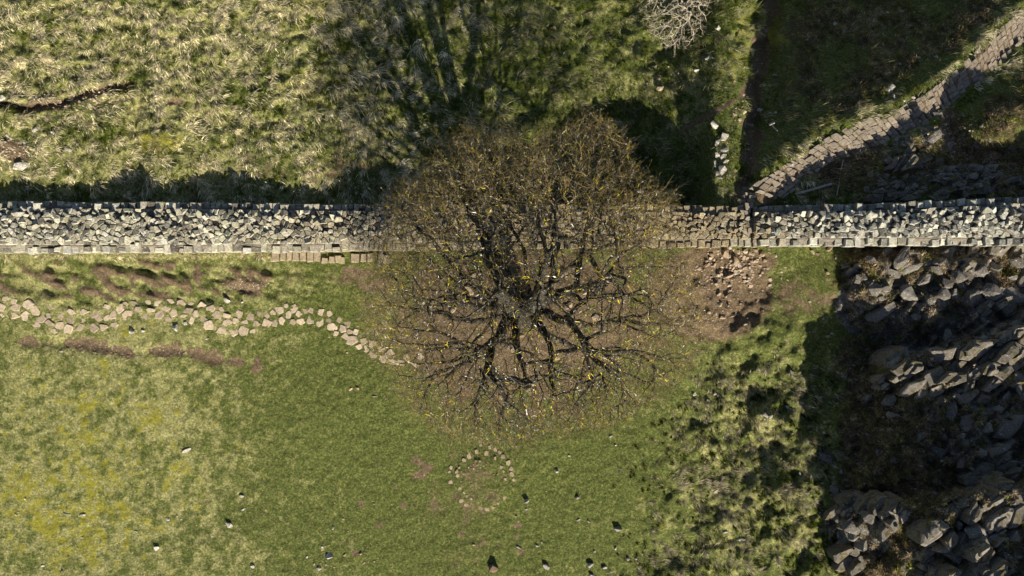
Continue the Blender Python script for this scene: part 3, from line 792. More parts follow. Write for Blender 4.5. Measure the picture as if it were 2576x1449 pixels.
# ring of stones
RG = [(1020,515,40),(965,543,55),(925,575,40),(1095,520,42),(1160,495,35),(1195,515,35),(1220,548,35),(1258,595,50),(1280,640,40),(1285,680,35),(1160,560,28),(1205,628,30),(1225,660,22),(1235,722,28),(1300,722,35),(828,632,35),(815,662,28),(872,663,35),(890,630,18),(875,695,30),(828,740,38),(895,790,30),(925,820,28),(945,845,25),(903,880,35),(942,912,35),(980,868,22),(1052,938,38),(1098,945,38),(1140,930,33),(1182,900,22),(1233,860,30),(1120,480,30),(1050,460,28),(1015,580,15),(1045,583,15),(1025,608,18),(998,605,13),(1095,606,15),(1128,608,13),(1075,618,12),(1000,640,13),(1050,632,13),(960,628,15),(920,680,13),(935,680,15),(965,740,15),(1150,685,13),(1180,682,15),(985,630,12),(905,735,13)]
RG = [(858.7 + x / 3, 966 + y / 3, w / 3) for x, y, w in RG]
def clockpos(x, y):
    a = (math.degrees(math.atan2(x - 1214, -(y - 1214))) + 360) % 360
    return a
big = sorted([t for t in RG if t[2] >= 7], key=lambda t: clockpos(t[0], t[1])); sm = sorted([t for t in RG if t[2] < 7])
for i, (x, y, w) in enumerate(big):
    o = make_flag("ring_stone", x, y, w * 1.12, w * 0.95, M_rocktan, 800 + i, lift=0.022, tilt=0.1, rot=R.uniform(0, 3))
    tag(o, f"tan kerb stone of the turf circle, {ordinal(i + 1)} clockwise from its top", "stone", "stones of the turf circle")
for i, (x, y, w) in enumerate(sm):
    o = make_rock("pebble", x, y, w * 1.2, w * 1.0, R.uniform(0, 3), M_rocktan, 880 + i, flat=0.42, lift=0.2, sharp=10)
    tag(o, f"little tan stone inside the turf circle, {ordinal(i + 1)} from the left", "stone", "little stones inside the turf circle")

ZN = {}
def scatter(zone, phrase, name, mat, word, items, off, flat=0.45, lift=0.25):
    """items in enlarged-photo units"""
    for t in items:
        x, y = off[0] + t[0] / 3, off[1] + t[1] / 3
        w = t[2] / 3; h = (t[3] if len(t) > 3 and t[3] else t[2] * 0.8) / 3; rot = math.radians(t[4]) if len(t) > 4 else R.uniform(-.6, .6)
        o = make_rock(name, x, y, w * 1.1, h * 1.1, rot, mat, int(x * 31 + y * 7) % 99991, flat, lift, 15 if w > 20 else 12)
        ZN.setdefault((zone, name), []).append((x, y, w * h, o, phrase, word, name))

TL, TM, TR = (0, 0), (858.7, 0), (1717.3, 0)
ML, MM, MR = (0, 483), (858.7, 483), (1717.3, 483)
BL, BM, BR = (0, 966), (858.7, 966), (1717.3, 966)
scatter("c1", "on the mown slope left of the turf circle", "rock", M_rockwhite, "pale", [(1115,752,25),(1410,500,68,26,-25),(1825,845,38),(1730,1062,58,40,20),(1182,1238,52),(620,990,68,22,-8),(505,978,60,14,12),(125,988,25),(2485,1290,62,62),(2435,1230,22),(2510,1085,28),(1025,1115,35,14,15),(1268,1020,30),(1335,998,18),(1368,1022,16),(460,1418,32),(325,1370,30),(190,868,20),(1905,1375,38,30,45),(2410,1390,38),(2370,1360,20),(2460,1365,24),(1840,945,38,15,-20),(2315,1305,22),(625,1160,18),(30,1165,20),(1600,1150,12)], BL)
scatter("c2", "on the short grass right of the turf circle", "rock", M_rock, "grey", [(1385,885,58,50),(1625,655,30,38),(1780,855,38),(1545,1380,68,42,35),(1885,1365,60,46,40),(2085,1085,62,45,15),(1985,1385,48,26),(1480,1220,28),(1320,998,18),(1865,1040,24,10,45),(1790,1025,36,14,-30),(2070,1240,22,30),(1910,1265,18),(2160,1322,30),(2225,1320,24),(1340,1232,50,18),(1400,945,28,14),(1720,540,20),(2035,395,30,14),(2070,462,16),(1510,1195,18),(1890,1440,36)], BM, flat=0.6, lift=0.35)
scatter("c3", "left of and below the turf circle", "rock", M_rocktan, "tan", [(148,1280,26),(15,1020,18),(245,905,18),(75,40,45,30),(125,35,22),(250,95,40,18),(335,110,18),(170,1350,30,12),(25,1290,26),(1000,1215,22)], BM)
scatter("c4", "in the grass strip between winding path and dirt scar", "rock", M_rockwhite, "white", [(1330,1025,46,55),(1403,993,48,26,-20),(998,1050,45,42),(1080,1050,26),(1570,1108,38,12),(1715,815,50,40),(1830,830,22),(465,1205,26,14)], ML, flat=0.55, lift=0.35)
scatter("c5", "in the tussocks at the upper left", "rock", M_rockwhite, "pale", [(395,305,50,36),(1738,988,18),(270,980,50,36),(168,1255,130,95,-20),(70,1030,90,20,30),(190,1070,100,32,12),(400,1003,34),(510,1128,56,30),(1240,1335,46,10,5),(1430,1358,20),(15,740,60,40)], TL, flat=0.3, lift=0.15)
scatter("c6", "on the grass above the tree", "rock", M_rocktan, "tan", [(1548,190,32),(1600,215,44,36),(1528,342,24,14),(1285,703,16),(1533,753,18),(2405,668,54,40,-30),(2308,628,14),(2390,595,36),(2550,550,30),(2370,500,26),(1690,165,20),(80,933,26),(355,1090,36),(682,20,18),(1305,355,20),(1850,770,30),(2155,745,18),(2280,555,14),(2470,505,14),(1680,400,14)], TM)
scatter("c7", "in the shadow above the wall and right of the tree", "rock", M_rock, "grey", [(2300,1195,38,26),(2265,1320,20),(2280,1265,24),(2090,1070,16)], TM)
scatter("ru", "in the ruined stack left of the muddy gully", "slab", M_rock, "grey", [(305,1035,70,62),(258,1080,40,60),(315,1138,60,40),(300,1182,62,30),(320,1218,54,26),(298,1290,62,88),(257,1170,42,70),(247,1240,30,60),(262,1310,34,40),(280,1345,50,20)], TR, flat=0.4, lift=0.5)
scatter("gu", "at the edge of the muddy gully", "rock", M_rocktan, "brown", [(635,237,34,38),(620,277,30,20),(560,543,30,30),(560,455,24),(515,400,45,70),(515,495,26),(455,720,30),(480,738,36,22),(450,765,24),(460,845,38,40),(395,870,46,26),(430,905,30),(490,940,50,30),(520,950,40,26),(470,930,30,60),(460,1010,36),(600,480,36,10,5),(700,570,34)], TR, flat=0.4)
scatter("ab", "on the dark slope above the paved path", "rock", M_rockwhite, "pale", [(240,945,80,62,15),(105,525,44),(265,215,36,40),(190,440,46,30),(1145,183,32,34),(1213,233,24),(1235,165,14,22),(1650,88,44,22,15),(1545,95,26),(1750,95,18),(1790,88,14),(1655,380,20),(1777,367,18),(1912,432,34),(1770,432,56,16,15),(1640,485,28),(1570,680,72,80),(1595,730,34,50),(580,835,42,40),(655,855,22),(700,850,38,20),(690,570,30),(940,300,30,14),(1740,738,30),(1672,762,20),(1245,978,18),(820,1245,34)], TR, flat=0.45)
scatter("be", "in the shade between paved path and right wall", "rock", M_crag, "dark grey", [(1860,1045,170,110,-35),(1920,870,70,60),(2262,958,48,44),(2325,1040,32,66),(1240,1405,36,28),(2010,1110,80,70),(1930,1210,64,50),(1610,1222,100,60),(1540,1215,64,40),(2315,1180,30),(2320,1240,34,50),(2180,940,50,24,-20),(2120,1020,44,40),(2030,1045,34),(1780,1260,110,70),(1680,1190,70,50),(2210,1105,60),(2480,1120,70,40)], TR)
scatter("ro", "in the rubble row above the right wall", "block", M_crag, "dark grey", [(1400,1335,32,60),(1460,1325,54,46),(1530,1332,60,50),(1592,1345,30,40),(1680,1340,60,56),(1735,1335,40,56),(1800,1310,50,40),(1860,1335,60,60),(1935,1310,60,60),(1995,1330,50,60),(2058,1330,70,56),(2125,1325,50,50),(2190,1330,70,50),(2300,1332,100,66),(2390,1332,64,50),(2440,1355,50,20),(1380,1430,40,50),(1500,1412,90,60),(1640,1400,90,56),(1740,1410,70,50),(1820,1430,60,44),(1965,1372,60,56),(2060,1395,80,40),(2180,1410,100,60),(1530,1395,60,24),(2290,1410,60,40),(1590,1440,50,30)], TR, flat=0.4)
scatter("so", "in the bare soil between tree and right wall", "rock", M_rocktan, "tan", [(325,470,60,80,-10),(215,480,50,40),(390,520,60,70),(410,545,50,36),(355,635,64,42),(310,675,34,36),(480,445,56,36,-30),(510,460,40),(600,470,56,40),(550,440,34),(420,450,40),(370,440,40),(270,440,40,24),(440,590,50,30),(460,640,36),(490,650,34),(520,715,60,36,15),(495,690,44,26),(350,705,44),(280,600,44,30),(440,480,30),(620,520,40),(680,500,40,24),(700,480,30),(240,555,36),(330,560,40),(210,640,36,16),(270,770,40),(330,790,30),(360,740,30),(285,850,40,30),(340,860,30,20),(375,935,60,40),(300,945,50,30),(740,655,20,32),(745,605,26,14),(790,665,20,12),(980,455,50,34),(1020,470,36,24),(1110,430,60,28),(1090,610,40,30),(470,575,30),(560,520,34),(580,560,30),(400,600,34),(240,510,30),(180,520,26),(470,1000,20),(640,1040,22),(200,910,30),(1215,745,40,22)], MR, flat=0.5)
scatter("b1", "on the shaded crag under the right wall", "rock", M_crag, "grey", [(1640,500,190,95,-50),(1535,460,110,70,-55),(1720,575,170,60,-25),(1280,615,95,75),(1340,560,110,50,-10),(1230,565,90,30),(1420,520,100,70),(1830,650,150,70,-40),(1910,585,100,60),(1840,540,90,60),(1700,765,140,110),(1570,620,110,80),(1600,690,90,70),(1500,905,240,95,-35),(1420,940,80,80,-30),(1750,940,84,54),(1340,840,84,58),(1450,740,110,90),(1530,730,90,60),(2180,815,130,150),(2330,760,180,110),(2470,780,200,110,10),(2440,910,150,80,20),(2400,840,130,60,-40),(2070,630,110,120),(1990,690,100,80),(1310,650,60,100),(1370,640,50,80),(2150,540,110,90),(2250,600,120,80),(2350,560,100,70),(2500,540,120,100),(1860,830,90,70,-45),(1960,770,100,90),(2040,770,80,80),(1770,850,70,40),(1900,530,60),(2100,700,90,60),(2480,640,90,50),(1490,800,70,50)], MR, flat=0.55)
scatter("b2", "on the heather ledge at mid right", "boulder", M_crag, "blue-grey", [(1990,1110,66,170,15),(2080,1005,60,50),(1890,1230,140,115,-15),(1860,1290,60,50),(1560,1280,64,34),(2400,1330,160,64,-20),(2330,1385,90,50),(2540,1400,90,110,-40),(1215,1380,56,40,30),(825,1355,34,60),(1830,1370,70,40,-60),(2500,1000,110,60,-15),(2420,1170,50,40),(2560,1100,70,60),(2200,1230,50,30),(1700,1220,60,30),(2100,1300,60,40),(1320,1290,40,26)], MR, flat=0.5)
scatter("b3", "in the heather at the lower right", "boulder", M_crag, "blue-grey", [(1090,555,140,84,22),(1410,390,74,36,20),(1560,130,120,95),(1580,235,110,60,20),(1790,70,60,140,30),(2020,200,76,150,8),(2430,100,80,130,30),(2370,180,90,60),(2450,310,280,150,-28),(2440,450,150,50),(1970,400,42,54),(1780,400,66,84),(1595,570,66,48,-20),(1340,597,66,28),(1925,500,130,96),(2250,520,66,66),(2320,590,110,60,-30),(2440,700,50,96,30),(1900,840,90,70,20),(2060,500,80,110),(2110,590,70,120),(2150,290,110,140),(1700,700,50),(1280,520,30),(1240,730,50,40),(1290,770,26,60),(1150,800,110,60,40),(1480,520,50,60),(1200,660,50),(2290,840,90,60,40),(2540,60,60,110),(2070,90,60,40),(2300,330,100,70,-30),(1860,570,60,40)], BR, flat=0.5)
scatter("b4", "in the pointed outcrop at the lower right", "boulder", M_crag, "grey", [(1220,930,110,60,-40),(1290,945,90,44,-20),(1250,1060,170,120,-20),(1290,1120,70,130,30),(1390,1000,120,90,20),(1570,975,130,80,30),(1335,1195,90,110,30),(1210,1190,100,130),(1190,1310,84,96,20),(1490,1098,36,16),(1165,1010,70,60),(1280,1250,60,130,-50),(1170,1130,60,90),(1080,1040,44,40)], BR, flat=0.7, lift=0.35)
scatter("b5", "in the large broken outcrop at the lower right corner", "boulder", M_crag, "grey", [(2130,950,150,90,20),(2200,1110,190,140,25),(2000,1130,70,90,30),(2090,1170,100,130),(1860,1180,110,110,40),(1930,1230,110,120,30),(2170,1260,120,96,-15),(2020,1290,130,110,-30),(1900,1390,130,120,-40),(1830,1320,80,130,20),(2470,1140,90,100),(2430,1290,140,44,35),(2210,1375,64,60),(1960,1060,80,70),(2150,1030,120,60),(2300,1060,100,80,30),(1990,1400,110,90),(2290,1260,70,60),(2350,1090,50,50),(1780,1410,60,80,30),(2520,1300,60,40),(2080,1060,60,90)], BR, flat=0.7, lift=0.35)
scatter("se", "in the rough tussocks at the lower right", "rock", M_rock, "grey", [(85,70,46,36),(95,125,30),(195,125,30,14),(245,75,40,26),(790,175,36),(625,235,50,36),(665,250,34,44),(440,1175,72,28,12),(320,1120,36,30),(1020,1078,18),(890,680,20,44),(745,560,22),(1250,520,26)], BR, flat=0.45)
bo = make_rock("boulder", 858.7 + 1150 / 3, 966 + 1380 / 3, 27, 22, 0.1, M_brown, 4242, 0.6, 0.6, 16)
tag(bo, "dark brown upright boulder casting a shadow at the bottom edge below the circle", "boulder")
for i, (x, y, w, h) in enumerate([(1376, 738, 30, 34), (1225, 765, 26, 22), (1290, 880, 18, 10), (1312, 845, 14, 9), (1275, 780, 16, 12), (1400, 900, 18, 12), (1345, 905, 22, 16), (1180, 730, 30, 20), (1195, 690, 26, 16), (1420, 690, 24, 20), (1430, 770, 30, 16), (1500, 800, 26, 18), (1260, 1000, 16, 10), (1330, 980, 20, 14), (1205, 880, 18, 12), (1140, 780, 22, 15), (1480, 730, 40, 22)]):
    o = make_rock("rock", x, y, w, h, R.uniform(-1, 1), M_rocktan, 4300 + i, 0.5, 0.25)
    ZN.setdefault(("tr", "rock"), []).append((x, y, w * h, o, "under the bare branches of the big tree", "tan", "rock"))

for key, lst in ZN.items():
    lst.sort(key=lambda t: t[0])
    ar = sorted(t[2] for t in lst); n = len(lst); seen_lab = set()
    for i, (x, y, a, o, phrase, word, name) in enumerate(lst):
        f = sum(1 for q in ar if q <= a) / n
        if f == 1: sz = "largest"; lab = f"largest {word} {name} {phrase}"
        else:
            sz = "big" if f > .75 else "small" if f < .35 else "middling"
            lab = f"{sz} {word} {name} {phrase}, {ordinal(i + 1)} from left"
        if len(lab.split()) > 16: lab = " ".join(lab.replace(", ", ", ").split()[:16])
        if lab in seen_lab: lab = f"{lab} again"
        seen_lab.add(lab)
        tag(o, lab, name if name != "block" else "stone block", f"{name}s {phrase}")

# ------------------------------------------------------------------ bedrock outcrops
OUTC = []
def in_outcrop(px, py):
    m = np.zeros(np.shape(px), bool)
    for poly, thr, sd in OUTC: m |= inpoly(px, py, poly) & (fbm(px, py, 70, sd, 2) > thr)
    return m
def outcrop(poly, thr, size, bed, lift, seed, label, name="rock_outcrop", mat=None):
    r = random.Random(seed); OUTC.append((poly, thr, 200 + seed))
    x0, x1 = min(p[0] for p in poly), max(p[0] for p in poly); y0, y1 = min(p[1] for p in poly), max(p[1] for p in poly)
    ca, sa = math.cos(math.radians(bed)), math.sin(math.radians(bed)); an = 2.1
    fw = lambda x, y: ((x * ca - y * sa) / an, x * sa + y * ca)      # squash along the bedding
    bw = lambda u, v: (u * an * ca + v * sa, -u * an * sa + v * ca)
    pts = []
    for _ in range(9000):
        x, y = r.uniform(x0, x1), r.uniform(y0, y1)
        if not inpoly(np.array([x]), np.array([y]), poly)[0]: continue
        u, v = fw(x, y); rad = size * r.choice((0.45, 0.6, 0.8, 1.2, 1.7))
        if all((u - q[0]) ** 2 + (v - q[1]) ** 2 > (0.5 * (rad + q[2])) ** 2 for q in pts): pts.append((u, v, rad))
    kept = []
    def bounds(p):
        rr = size * 1.0; a0 = r.uniform(0, 6.28)
        return [(p[0] + rr * r.uniform(.8, 1.2) * math.cos(a0 + i * .785), p[1] + rr * r.uniform(.7, 1.1) * math.sin(a0 + i * .785)) for i in range(8)]
    for cell in voronoi([(p[0], p[1]) for p in pts], bounds, 0.28):
        cu = sum(p[0] for p in cell) / len(cell); cv = sum(p[1] for p in cell) / len(cell)
        q = [bw(u, v) for u, v in cell]; cx_ = sum(p[0] for p in q) / len(q); cy_ = sum(p[1] for p in q) / len(q)
        if fbm(np.array([cx_]), np.array([cy_]), 70, 200 + seed, 2)[0] < thr: continue
        if r.random() < 0.2: continue
        mb = MB(); kept.append((cu, cv, cx_, mb))
        z = float(hz(cx_, cy_)); top = z + lift * (0.55 + 0.8 * float(vnoise(np.array([cx_ / 40]), np.array([cy_ / 40]), 300 + seed)[0])) + lift * r.uniform(-.2, .25) + 0.03
        w = [W(a + r.uniform(-1.2, 1.2), b_ + r.uniform(-1.2, 1.2), z) for a, b_ in q]
        ar = sum(w[i][0] * w[(i + 1) % len(w)][1] - w[(i + 1) % len(w)][0] * w[i][1] for i in range(len(w)))
        if ar < 0: w = w[::-1]
        sl = (r.uniform(-.28, .3), r.uniform(-.25, .35))
        prism(mb, w, top, z - 1.2, sl, r.uniform(.03, .25), r.uniform(.02, .09) * min(1, lift * 2.4), r)
        if r.random() < 0.7:      # a broken step on top of the block
            k_ = r.uniform(.35, .65); ox, oy = r.uniform(-.15, .15), r.uniform(-.15, .15); cxx = sum(p[0] for p in w) / len(w); cyy = sum(p[1] for p in w) / len(w)
            w2 = [(cxx + (p[0] - cxx) * (k_ + r.uniform(-.1, .1)) + ox, cyy + (p[1] - cyy) * (k_ + r.uniform(-.1, .1)) + oy) for p in w]
            prism(mb, w2, top + lift * r.uniform(.1, .4), top - .3, (sl[0] + r.uniform(-.3, .3), sl[1] + r.uniform(-.3, .3)), r.uniform(.1, .4), .03, r)
    grp = list(range(len(kept)))
    def find(i):
        while grp[i] != i: i = grp[i]
        return i
    for i in range(len(kept)):
        for j in range(i):
            if math.hypot(kept[i][0] - kept[j][0], kept[i][1] - kept[j][1]) < size * 1.7: grp[find(i)] = find(j)
    cl = {}
    for i in range(len(kept)): cl.setdefault(find(i), []).append(i)
    cls = sorted([c for c in cl.values() if len(c) >= 3], key=lambda c: sum(kept[i][2] for i in c) / len(c))
    for n_, c in enumerate(cls):
        tot = MB()
        for i in c: tot.add(kept[i][3].v, kept[i][3].f)
        o = tot.build(name, mat or M_outc)
        if len(cls) == 1: tag(o, label, "rock outcrop")
        else: tag(o, f"{label}, {ordinal(n_ + 1)} from left", "rock outcrop", "bedrock masses " + " ".join(label.split()[-6:]))
M_outc = stone_mat("outcrop_rock", [(0.08, 0.07, 0.058), (0.15, 0.135, 0.115), (0.10, 0.087, 0.07), (0.18, 0.165, 0.145), (0.11, 0.096, 0.08)], lichen=(0.50, 0.52, 0.52), lich_amt=0.64, moss=(0.075, 0.062, 0.025), moss_amt=0.54)
outcrop([(2145, 650), (2200, 632), (2700, 628), (2700, 905), (2480, 900), (2330, 935), (2210, 850), (2150, 760)], 0.17, 26, 38, 0.36, 1, "broken grey bedrock in shade directly under the right wall")
outcrop([(2340, 930), (2420, 880), (2700, 930), (2700, 1260), (2520, 1300), (2430, 1200), (2390, 1060)], 0.17, 30, 30, 0.38, 2, "blue grey bedrock among heather at the right photo edge")
outcrop([(2095, 1290), (2125, 1262), (2195, 1285), (2260, 1290), (2225, 1325), (2190, 1360), (2165, 1400), (2115, 1405), (2100, 1350)], -0.2, 20, 50, 0.6, 3, "narrow pointed grey outcrop jutting from the heather ledge at lower right")
outcrop([(2345, 1330), (2380, 1270), (2460, 1255), (2500, 1290), (2490, 1400), (2590, 1400), (2590, 1540), (2270, 1540), (2310, 1440)], 0.08, 27, 45, 0.6, 4, "large jagged outcrop in the lower right corner")
outcrop([(2180, 440), (2240, 425), (2540, 425), (2640, 440), (2640, 480), (2200, 498)], 0.06, 14, 10, 0.28, 5, "collapsed masonry rubble just above the right wall", name="rubble_bank")
outcrop([(2225, 380), (2300, 330), (2370, 335), (2390, 370), (2300, 400), (2230, 410)], -0.1, 20, 38, 0.4, 6, "grey bedrock beside the lower edge of the paved path")
outcrop([(2130, 960), (2240, 900), (2300, 960), (2230, 1010)], 0.05, 22, 35, 0.35, 7, "small bedrock rib in dark heather left of the crag")

# ------------------------------------------------------------------ wood bits beside the path
def beam(name, p0, p1, w, t, label, cat, lift=0.06, head=None):
    z0, z1 = float(hz(*p0)) + lift, float(hz(*p1)) + lift
    a = Vector((*W(*p0, z0), z0)); b_ = Vector((*W(*p1, z1), z1)); d = (b_ - a).normalized(); s = d.cross(Vector((0, 0, 1))).normalized(); u = s.cross(d)
    root = None; mb = MB(); K = 6; r = random.Random(4)
    vs = []
    for i in range(K + 1):
        c = a.lerp(b_, i / K) + u * math.sin(i * 1.3) * 0.006 + s * math.sin(i * 0.9) * 0.01
        for (q, e) in ((-.5, 0), (-.42, .5), (.42, .5), (.5, 0)): vs.append(c + s * q * w + u * (e * t + (t * .5 if e == 0 else t * .5) - t * .5))
    fs = []
    for i in range(K):
        for j in range(4): fs.append((4 * i + j, 4 * i + (j + 1) % 4, 4 * i + 4 + (j + 1) % 4, 4 * i + 4 + j))
    fs.append((3, 2, 1, 0)); fs.append(tuple(4 * K + j for j in range(4)))
    mb.add(vs, fs)
    if head:
        c = a; hs = head
        for (A, B) in (((-hs, -0.05), (hs, 0.05)),):
            q = [c + s * A[0] + d * A[1], c + s * B[0] + d * A[1], c + s * B[0] + d * B[1], c + s * A[0] + d * B[1]]
            vs = [p + u * 0.03 for p in q] + [p + u * 0.09 for p in q]
            mb.add(vs, [(3, 2, 1, 0), (4, 5, 6, 7), (0, 1, 5, 4), (1, 2, 6, 5), (2, 3, 7, 6), (3, 0, 4, 7)])
    o = mb.build(name, M_wood); return tag(o, label, cat)
beam("wooden_rail", (2000, 488), (2092, 463), 0.11, 0.08, "long grey wooden rail lying in shade above the right wall", "rail", 0.12)
beam("wooden_pole", (2121, 402), (2104, 492), 0.05, 0.05, "thin grey pole lying crosswise between paved path and right wall", "pole", 0.12)
beam("marker_post", (1941, 313), (1955, 330), 0.06, 0.06, "short tilted wooden marker post with cross head by the gully", "post", 0.25, head=0.13)

# ------------------------------------------------------------------ grass
def blades(name, px, py, length, width, ang, lean, tint, label, cat, clump=1.5, cs=9):
    n = len(px); z = hz(px, py); kk = S * (H - z) / H
    bx, by = (px - CX) * kk, (CY - py) * kk
    dx, dy = np.cos(ang), np.sin(ang); qx, qy = -dy, dx
    cl, sl = np.cos(lean), np.sin(lean)
    m = length * 0.5
    hx, hzz = m * sl * 0.8, m * (0.35 + 0.65 * cl)
    tx, tz = length * (0.35 + 0.65 * sl) * 0.95, length * (0.25 + 0.65 * cl) * 0.9
    tz = np.where(lean > 1.0, hzz * 0.7, tz)
    w0 = width * 0.5; co = np.empty((n, 5, 3), np.float32); b0 = z - 0.015
    co[:, 0] = np.stack([bx - qx * w0, by - qy * w0, b0], -1); co[:, 1] = np.stack([bx + qx * w0, by + qy * w0, b0], -1)
    mx, my = bx + dx * hx, by + dy * hx
    co[:, 2] = np.stack([mx + qx * w0, my + qy * w0, b0 + hzz], -1); co[:, 3] = np.stack([mx - qx * w0, my - qy * w0, b0 + hzz], -1)
    co[:, 4] = np.stack([bx + dx * tx, by + dy * tx, b0 + tz], -1)
    base = np.arange(n)[:, None] * 5
    fl = np.concatenate([base + np.array([0, 1, 2, 3]), base + np.array([3, 2, 4])], 1).reshape(-1)
    ls = np.stack([np.arange(n) * 7, np.arange(n) * 7 + 4], -1).reshape(-1)
    tint = tint * np.exp(clump * fbm(px, py, cs, 171, 3, 0.8))[:, None]
    tn = np.repeat(tint[:, None, :], 5, 1).reshape(-1, 3)
    o = mesh_np(name, co.reshape(-1, 3), fl, ls, M_blade, col={"tint": tn})
    return tag(o, label, cat, kind="stuff")

C_GREEN = np.array([0.067, 0.090, 0.010]); C_LUSH = np.array([0.035, 0.075, 0.018]); C_STRAW = np.array([0.66, 0.575, 0.375]); C_OLIVE = np.array([0.28, 0.285, 0.05])
C_YEL = np.array([0.36, 0.34, 0.03]); C_HEA = np.array([0.13, 0.095, 0.055]); C_DARK = np.array([0.03, 0.035, 0.015]); C_BEIGE = np.array([0.33, 0.25, 0.16])

def on_turf(px, py):
    yn = ip(WALL_N, px); ys = ip(WALL_S, px)
    ok = (py < yn - 3) | (py > ys + 4)
    dp = segdist(px, py, PATH_C)[0]; ok &= (dp > 33) | (py > 620)
    d, st, mo, he = masks(px, py)
    ok &= rng.random(len(px)) > sst(0.35, 0.75, d)
    global D_last; D_last = d
    return ok, st, mo, he

# tussocks
def zone_rough(px, py):
    nor = py < 570
    top = nor * (1.0 * (1 - sst(860, 1100, px)) + 0.75 * sst(860, 1100, px))
    low = nor * sst(300, 420, py) * (1 - sst(800, 1000, px))     # finer sward near the wall shade
    se = (~nor) * sst(1600, 1880, px + 0.25 * (py - 1000) + 120 * fbm(px, py, 70, 181, 2)) * sst(850, 980, py) * (1 - 0.75 * sst(2040, 2140, px))
    foot = (~nor) * (py < 648 + 8 * fbm(px, py, 40, 183, 2)) * (px < 720) * 2
    return np.clip(top - 0.45 * low + se + 0.5 * foot, 0, 1)
nt_ = 30000
cx = rng.uniform(-60, 2636, nt_); cy = rng.uniform(-60, 1500, nt_)
zr = zone_rough(cx, cy); keep = rng.random(nt_) < zr
cx, cy = cx[keep], cy[keep]; ok, st, mo, he = on_turf(cx, cy); cx, cy, st, mo, he = cx[ok], cy[ok], st[ok], mo[ok], he[ok]
nb = 26; n = len(cx)
typ = 1.1 * fbm(cx * 0.8 + cy * 0.35, cy * 1.1 - cx * 0.3, 21, 131, 3) + 0.5 * (st - 0.5) + rng.normal(0, 0.2, n)
flow = -0.75 + 1.3 * fbm(cx, cy, 120, 141, 2) + rng.normal(0, 0.35, n)
size = rng.choice([0.55, 0.8, 1.0, 1.25, 1.7], n) * rng.uniform(0.85, 1.15, n) * (0.8 + 0.3 * (typ > 0)) * np.where(cy > 600, 0.7, 1.0)
CXr = np.repeat(cx, nb); CYr = np.repeat(cy, nb)
rad = np.abs(rng.normal(0, 5.0, n * nb)) * np.repeat(size, nb); th = rng.uniform(0, 2 * np.pi, n * nb)
bx = CXr + rad * np.cos(th); by = CYr + rad * np.sin(th)
out = np.arctan2(-np.sin(th), np.cos(th))
fl = np.repeat(flow, nb)
vx = np.cos(fl) * 1.1 + np.cos(out) * 0.4; vy = np.sin(fl) * 1.1 + np.sin(out) * 0.4
ang = np.arctan2(vy, vx) + rng.normal(0, 0.25, n * nb)
ln = rng.uniform(0.10, 0.34, n * nb) * np.repeat(size, nb)
lean = np.clip(rng.normal(0.95, 0.3, n * nb), 0.2, 1.45)
tv = np.repeat(typ, nb) + rng.normal(0, 0.14, n * nb)
t = sst(-0.08, 0.20, tv)[:, None]
tint = C_GREEN * (1 - t) + C_STRAW * t
tint[(by > 600) & (by < 660)] = C_STRAW * 0.8
mm = sst(0.3, 0.8, np.repeat(mo, nb))[:, None]; tint = tint * (1 - 0.6 * mm) + C_YEL * 0.6 * mm
hh = sst(0.2, 0.9, np.repeat(he, nb))[:, None]; tint = tint * (1 - 0.75 * hh) + C_HEA * 0.75 * hh
am = (sst(1890, 1960, bx) * (by < 490) * sst(2, 50, segdist(bx, by, PATH_C)[0] - 34) * 0.8)[:, None]; tint = tint * (1 - am) + (C_OLIVE * 0.30 + C_BEIGE * 0.22) * am
gm = sst(1000, 1400, bx) * (by < 570) * (bx < 1900); tint = tint * (1 - gm[:, None] * 0.68) + (C_GREEN * 0.85) * gm[:, None] * 0.68
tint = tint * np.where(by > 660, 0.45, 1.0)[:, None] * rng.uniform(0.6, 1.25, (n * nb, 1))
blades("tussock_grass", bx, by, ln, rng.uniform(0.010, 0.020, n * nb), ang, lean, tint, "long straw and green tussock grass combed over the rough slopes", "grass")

# short sward
ns = 330000
px = rng.uniform(-40, 2616, ns); py = rng.uniform(-40, 1490, ns)
ok, st, mo, he = on_turf(px, py)
ok &= he < 0.5 + 0.3 * rng.random(ns)
dl = D_last[ok]
px, py, st, mo, he = px[ok], py[ok], st[ok], mo[ok], he[ok]; n = len(px)
t = sst(0.15, 0.85, st + rng.normal(0, 0.2, n) + 0.35 * fbm(px, py, 18, 151, 2))[:, None]
tint = C_GREEN * 1.0 * (1 - t) + (0.85 * C_OLIVE + 0.22 * C_BEIGE + 0.12 * C_STRAW) * t
mm = sst(0.25, 0.75, mo + rng.normal(0, 0.12, n))[:, None]; tint = tint * (1 - 0.6 * mm) + 0.6 * C_YEL * mm
bm_ = (0.85 * sst(0.05, 0.45, dl + rng.normal(0, 0.06, n)))[:, None]; tint = tint * (1 - bm_) + np.array([0.17, 0.12, 0.06]) * bm_
am = (sst(1890, 1960, px) * (py < 490) * sst(2, 50, segdist(px, py, PATH_C)[0] - 34) * 0.75)[:, None]; tint = tint * (1 - am) + (C_OLIVE * 0.30 + C_BEIGE * 0.15) * am
rd_ = np.hypot(px - 1214, py - 1214); lm_ = (np.exp(-((rd_ - 83) / 7) ** 2) * 0.8 + np.exp(-((np.hypot(px - 1320, py - 1262)) / 14) ** 2))[:, None]; lm_ = np.clip(lm_, 0, .9); tint = tint * (1 - lm_) + np.array([0.075, 0.135, 0.012]) * lm_
tint = tint * rng.uniform(0.6, 1.3, (n, 1))
blades("short_grass", px, py, rng.uniform(0.03, 0.085, n), rng.uniform(0.008, 0.017, n), rng.normal(-0.7, 1.2, n), rng.uniform(0.3, 1.2, n), tint, "short grazed green and yellow turf around the path and circle", "grass", 1.7, 6)

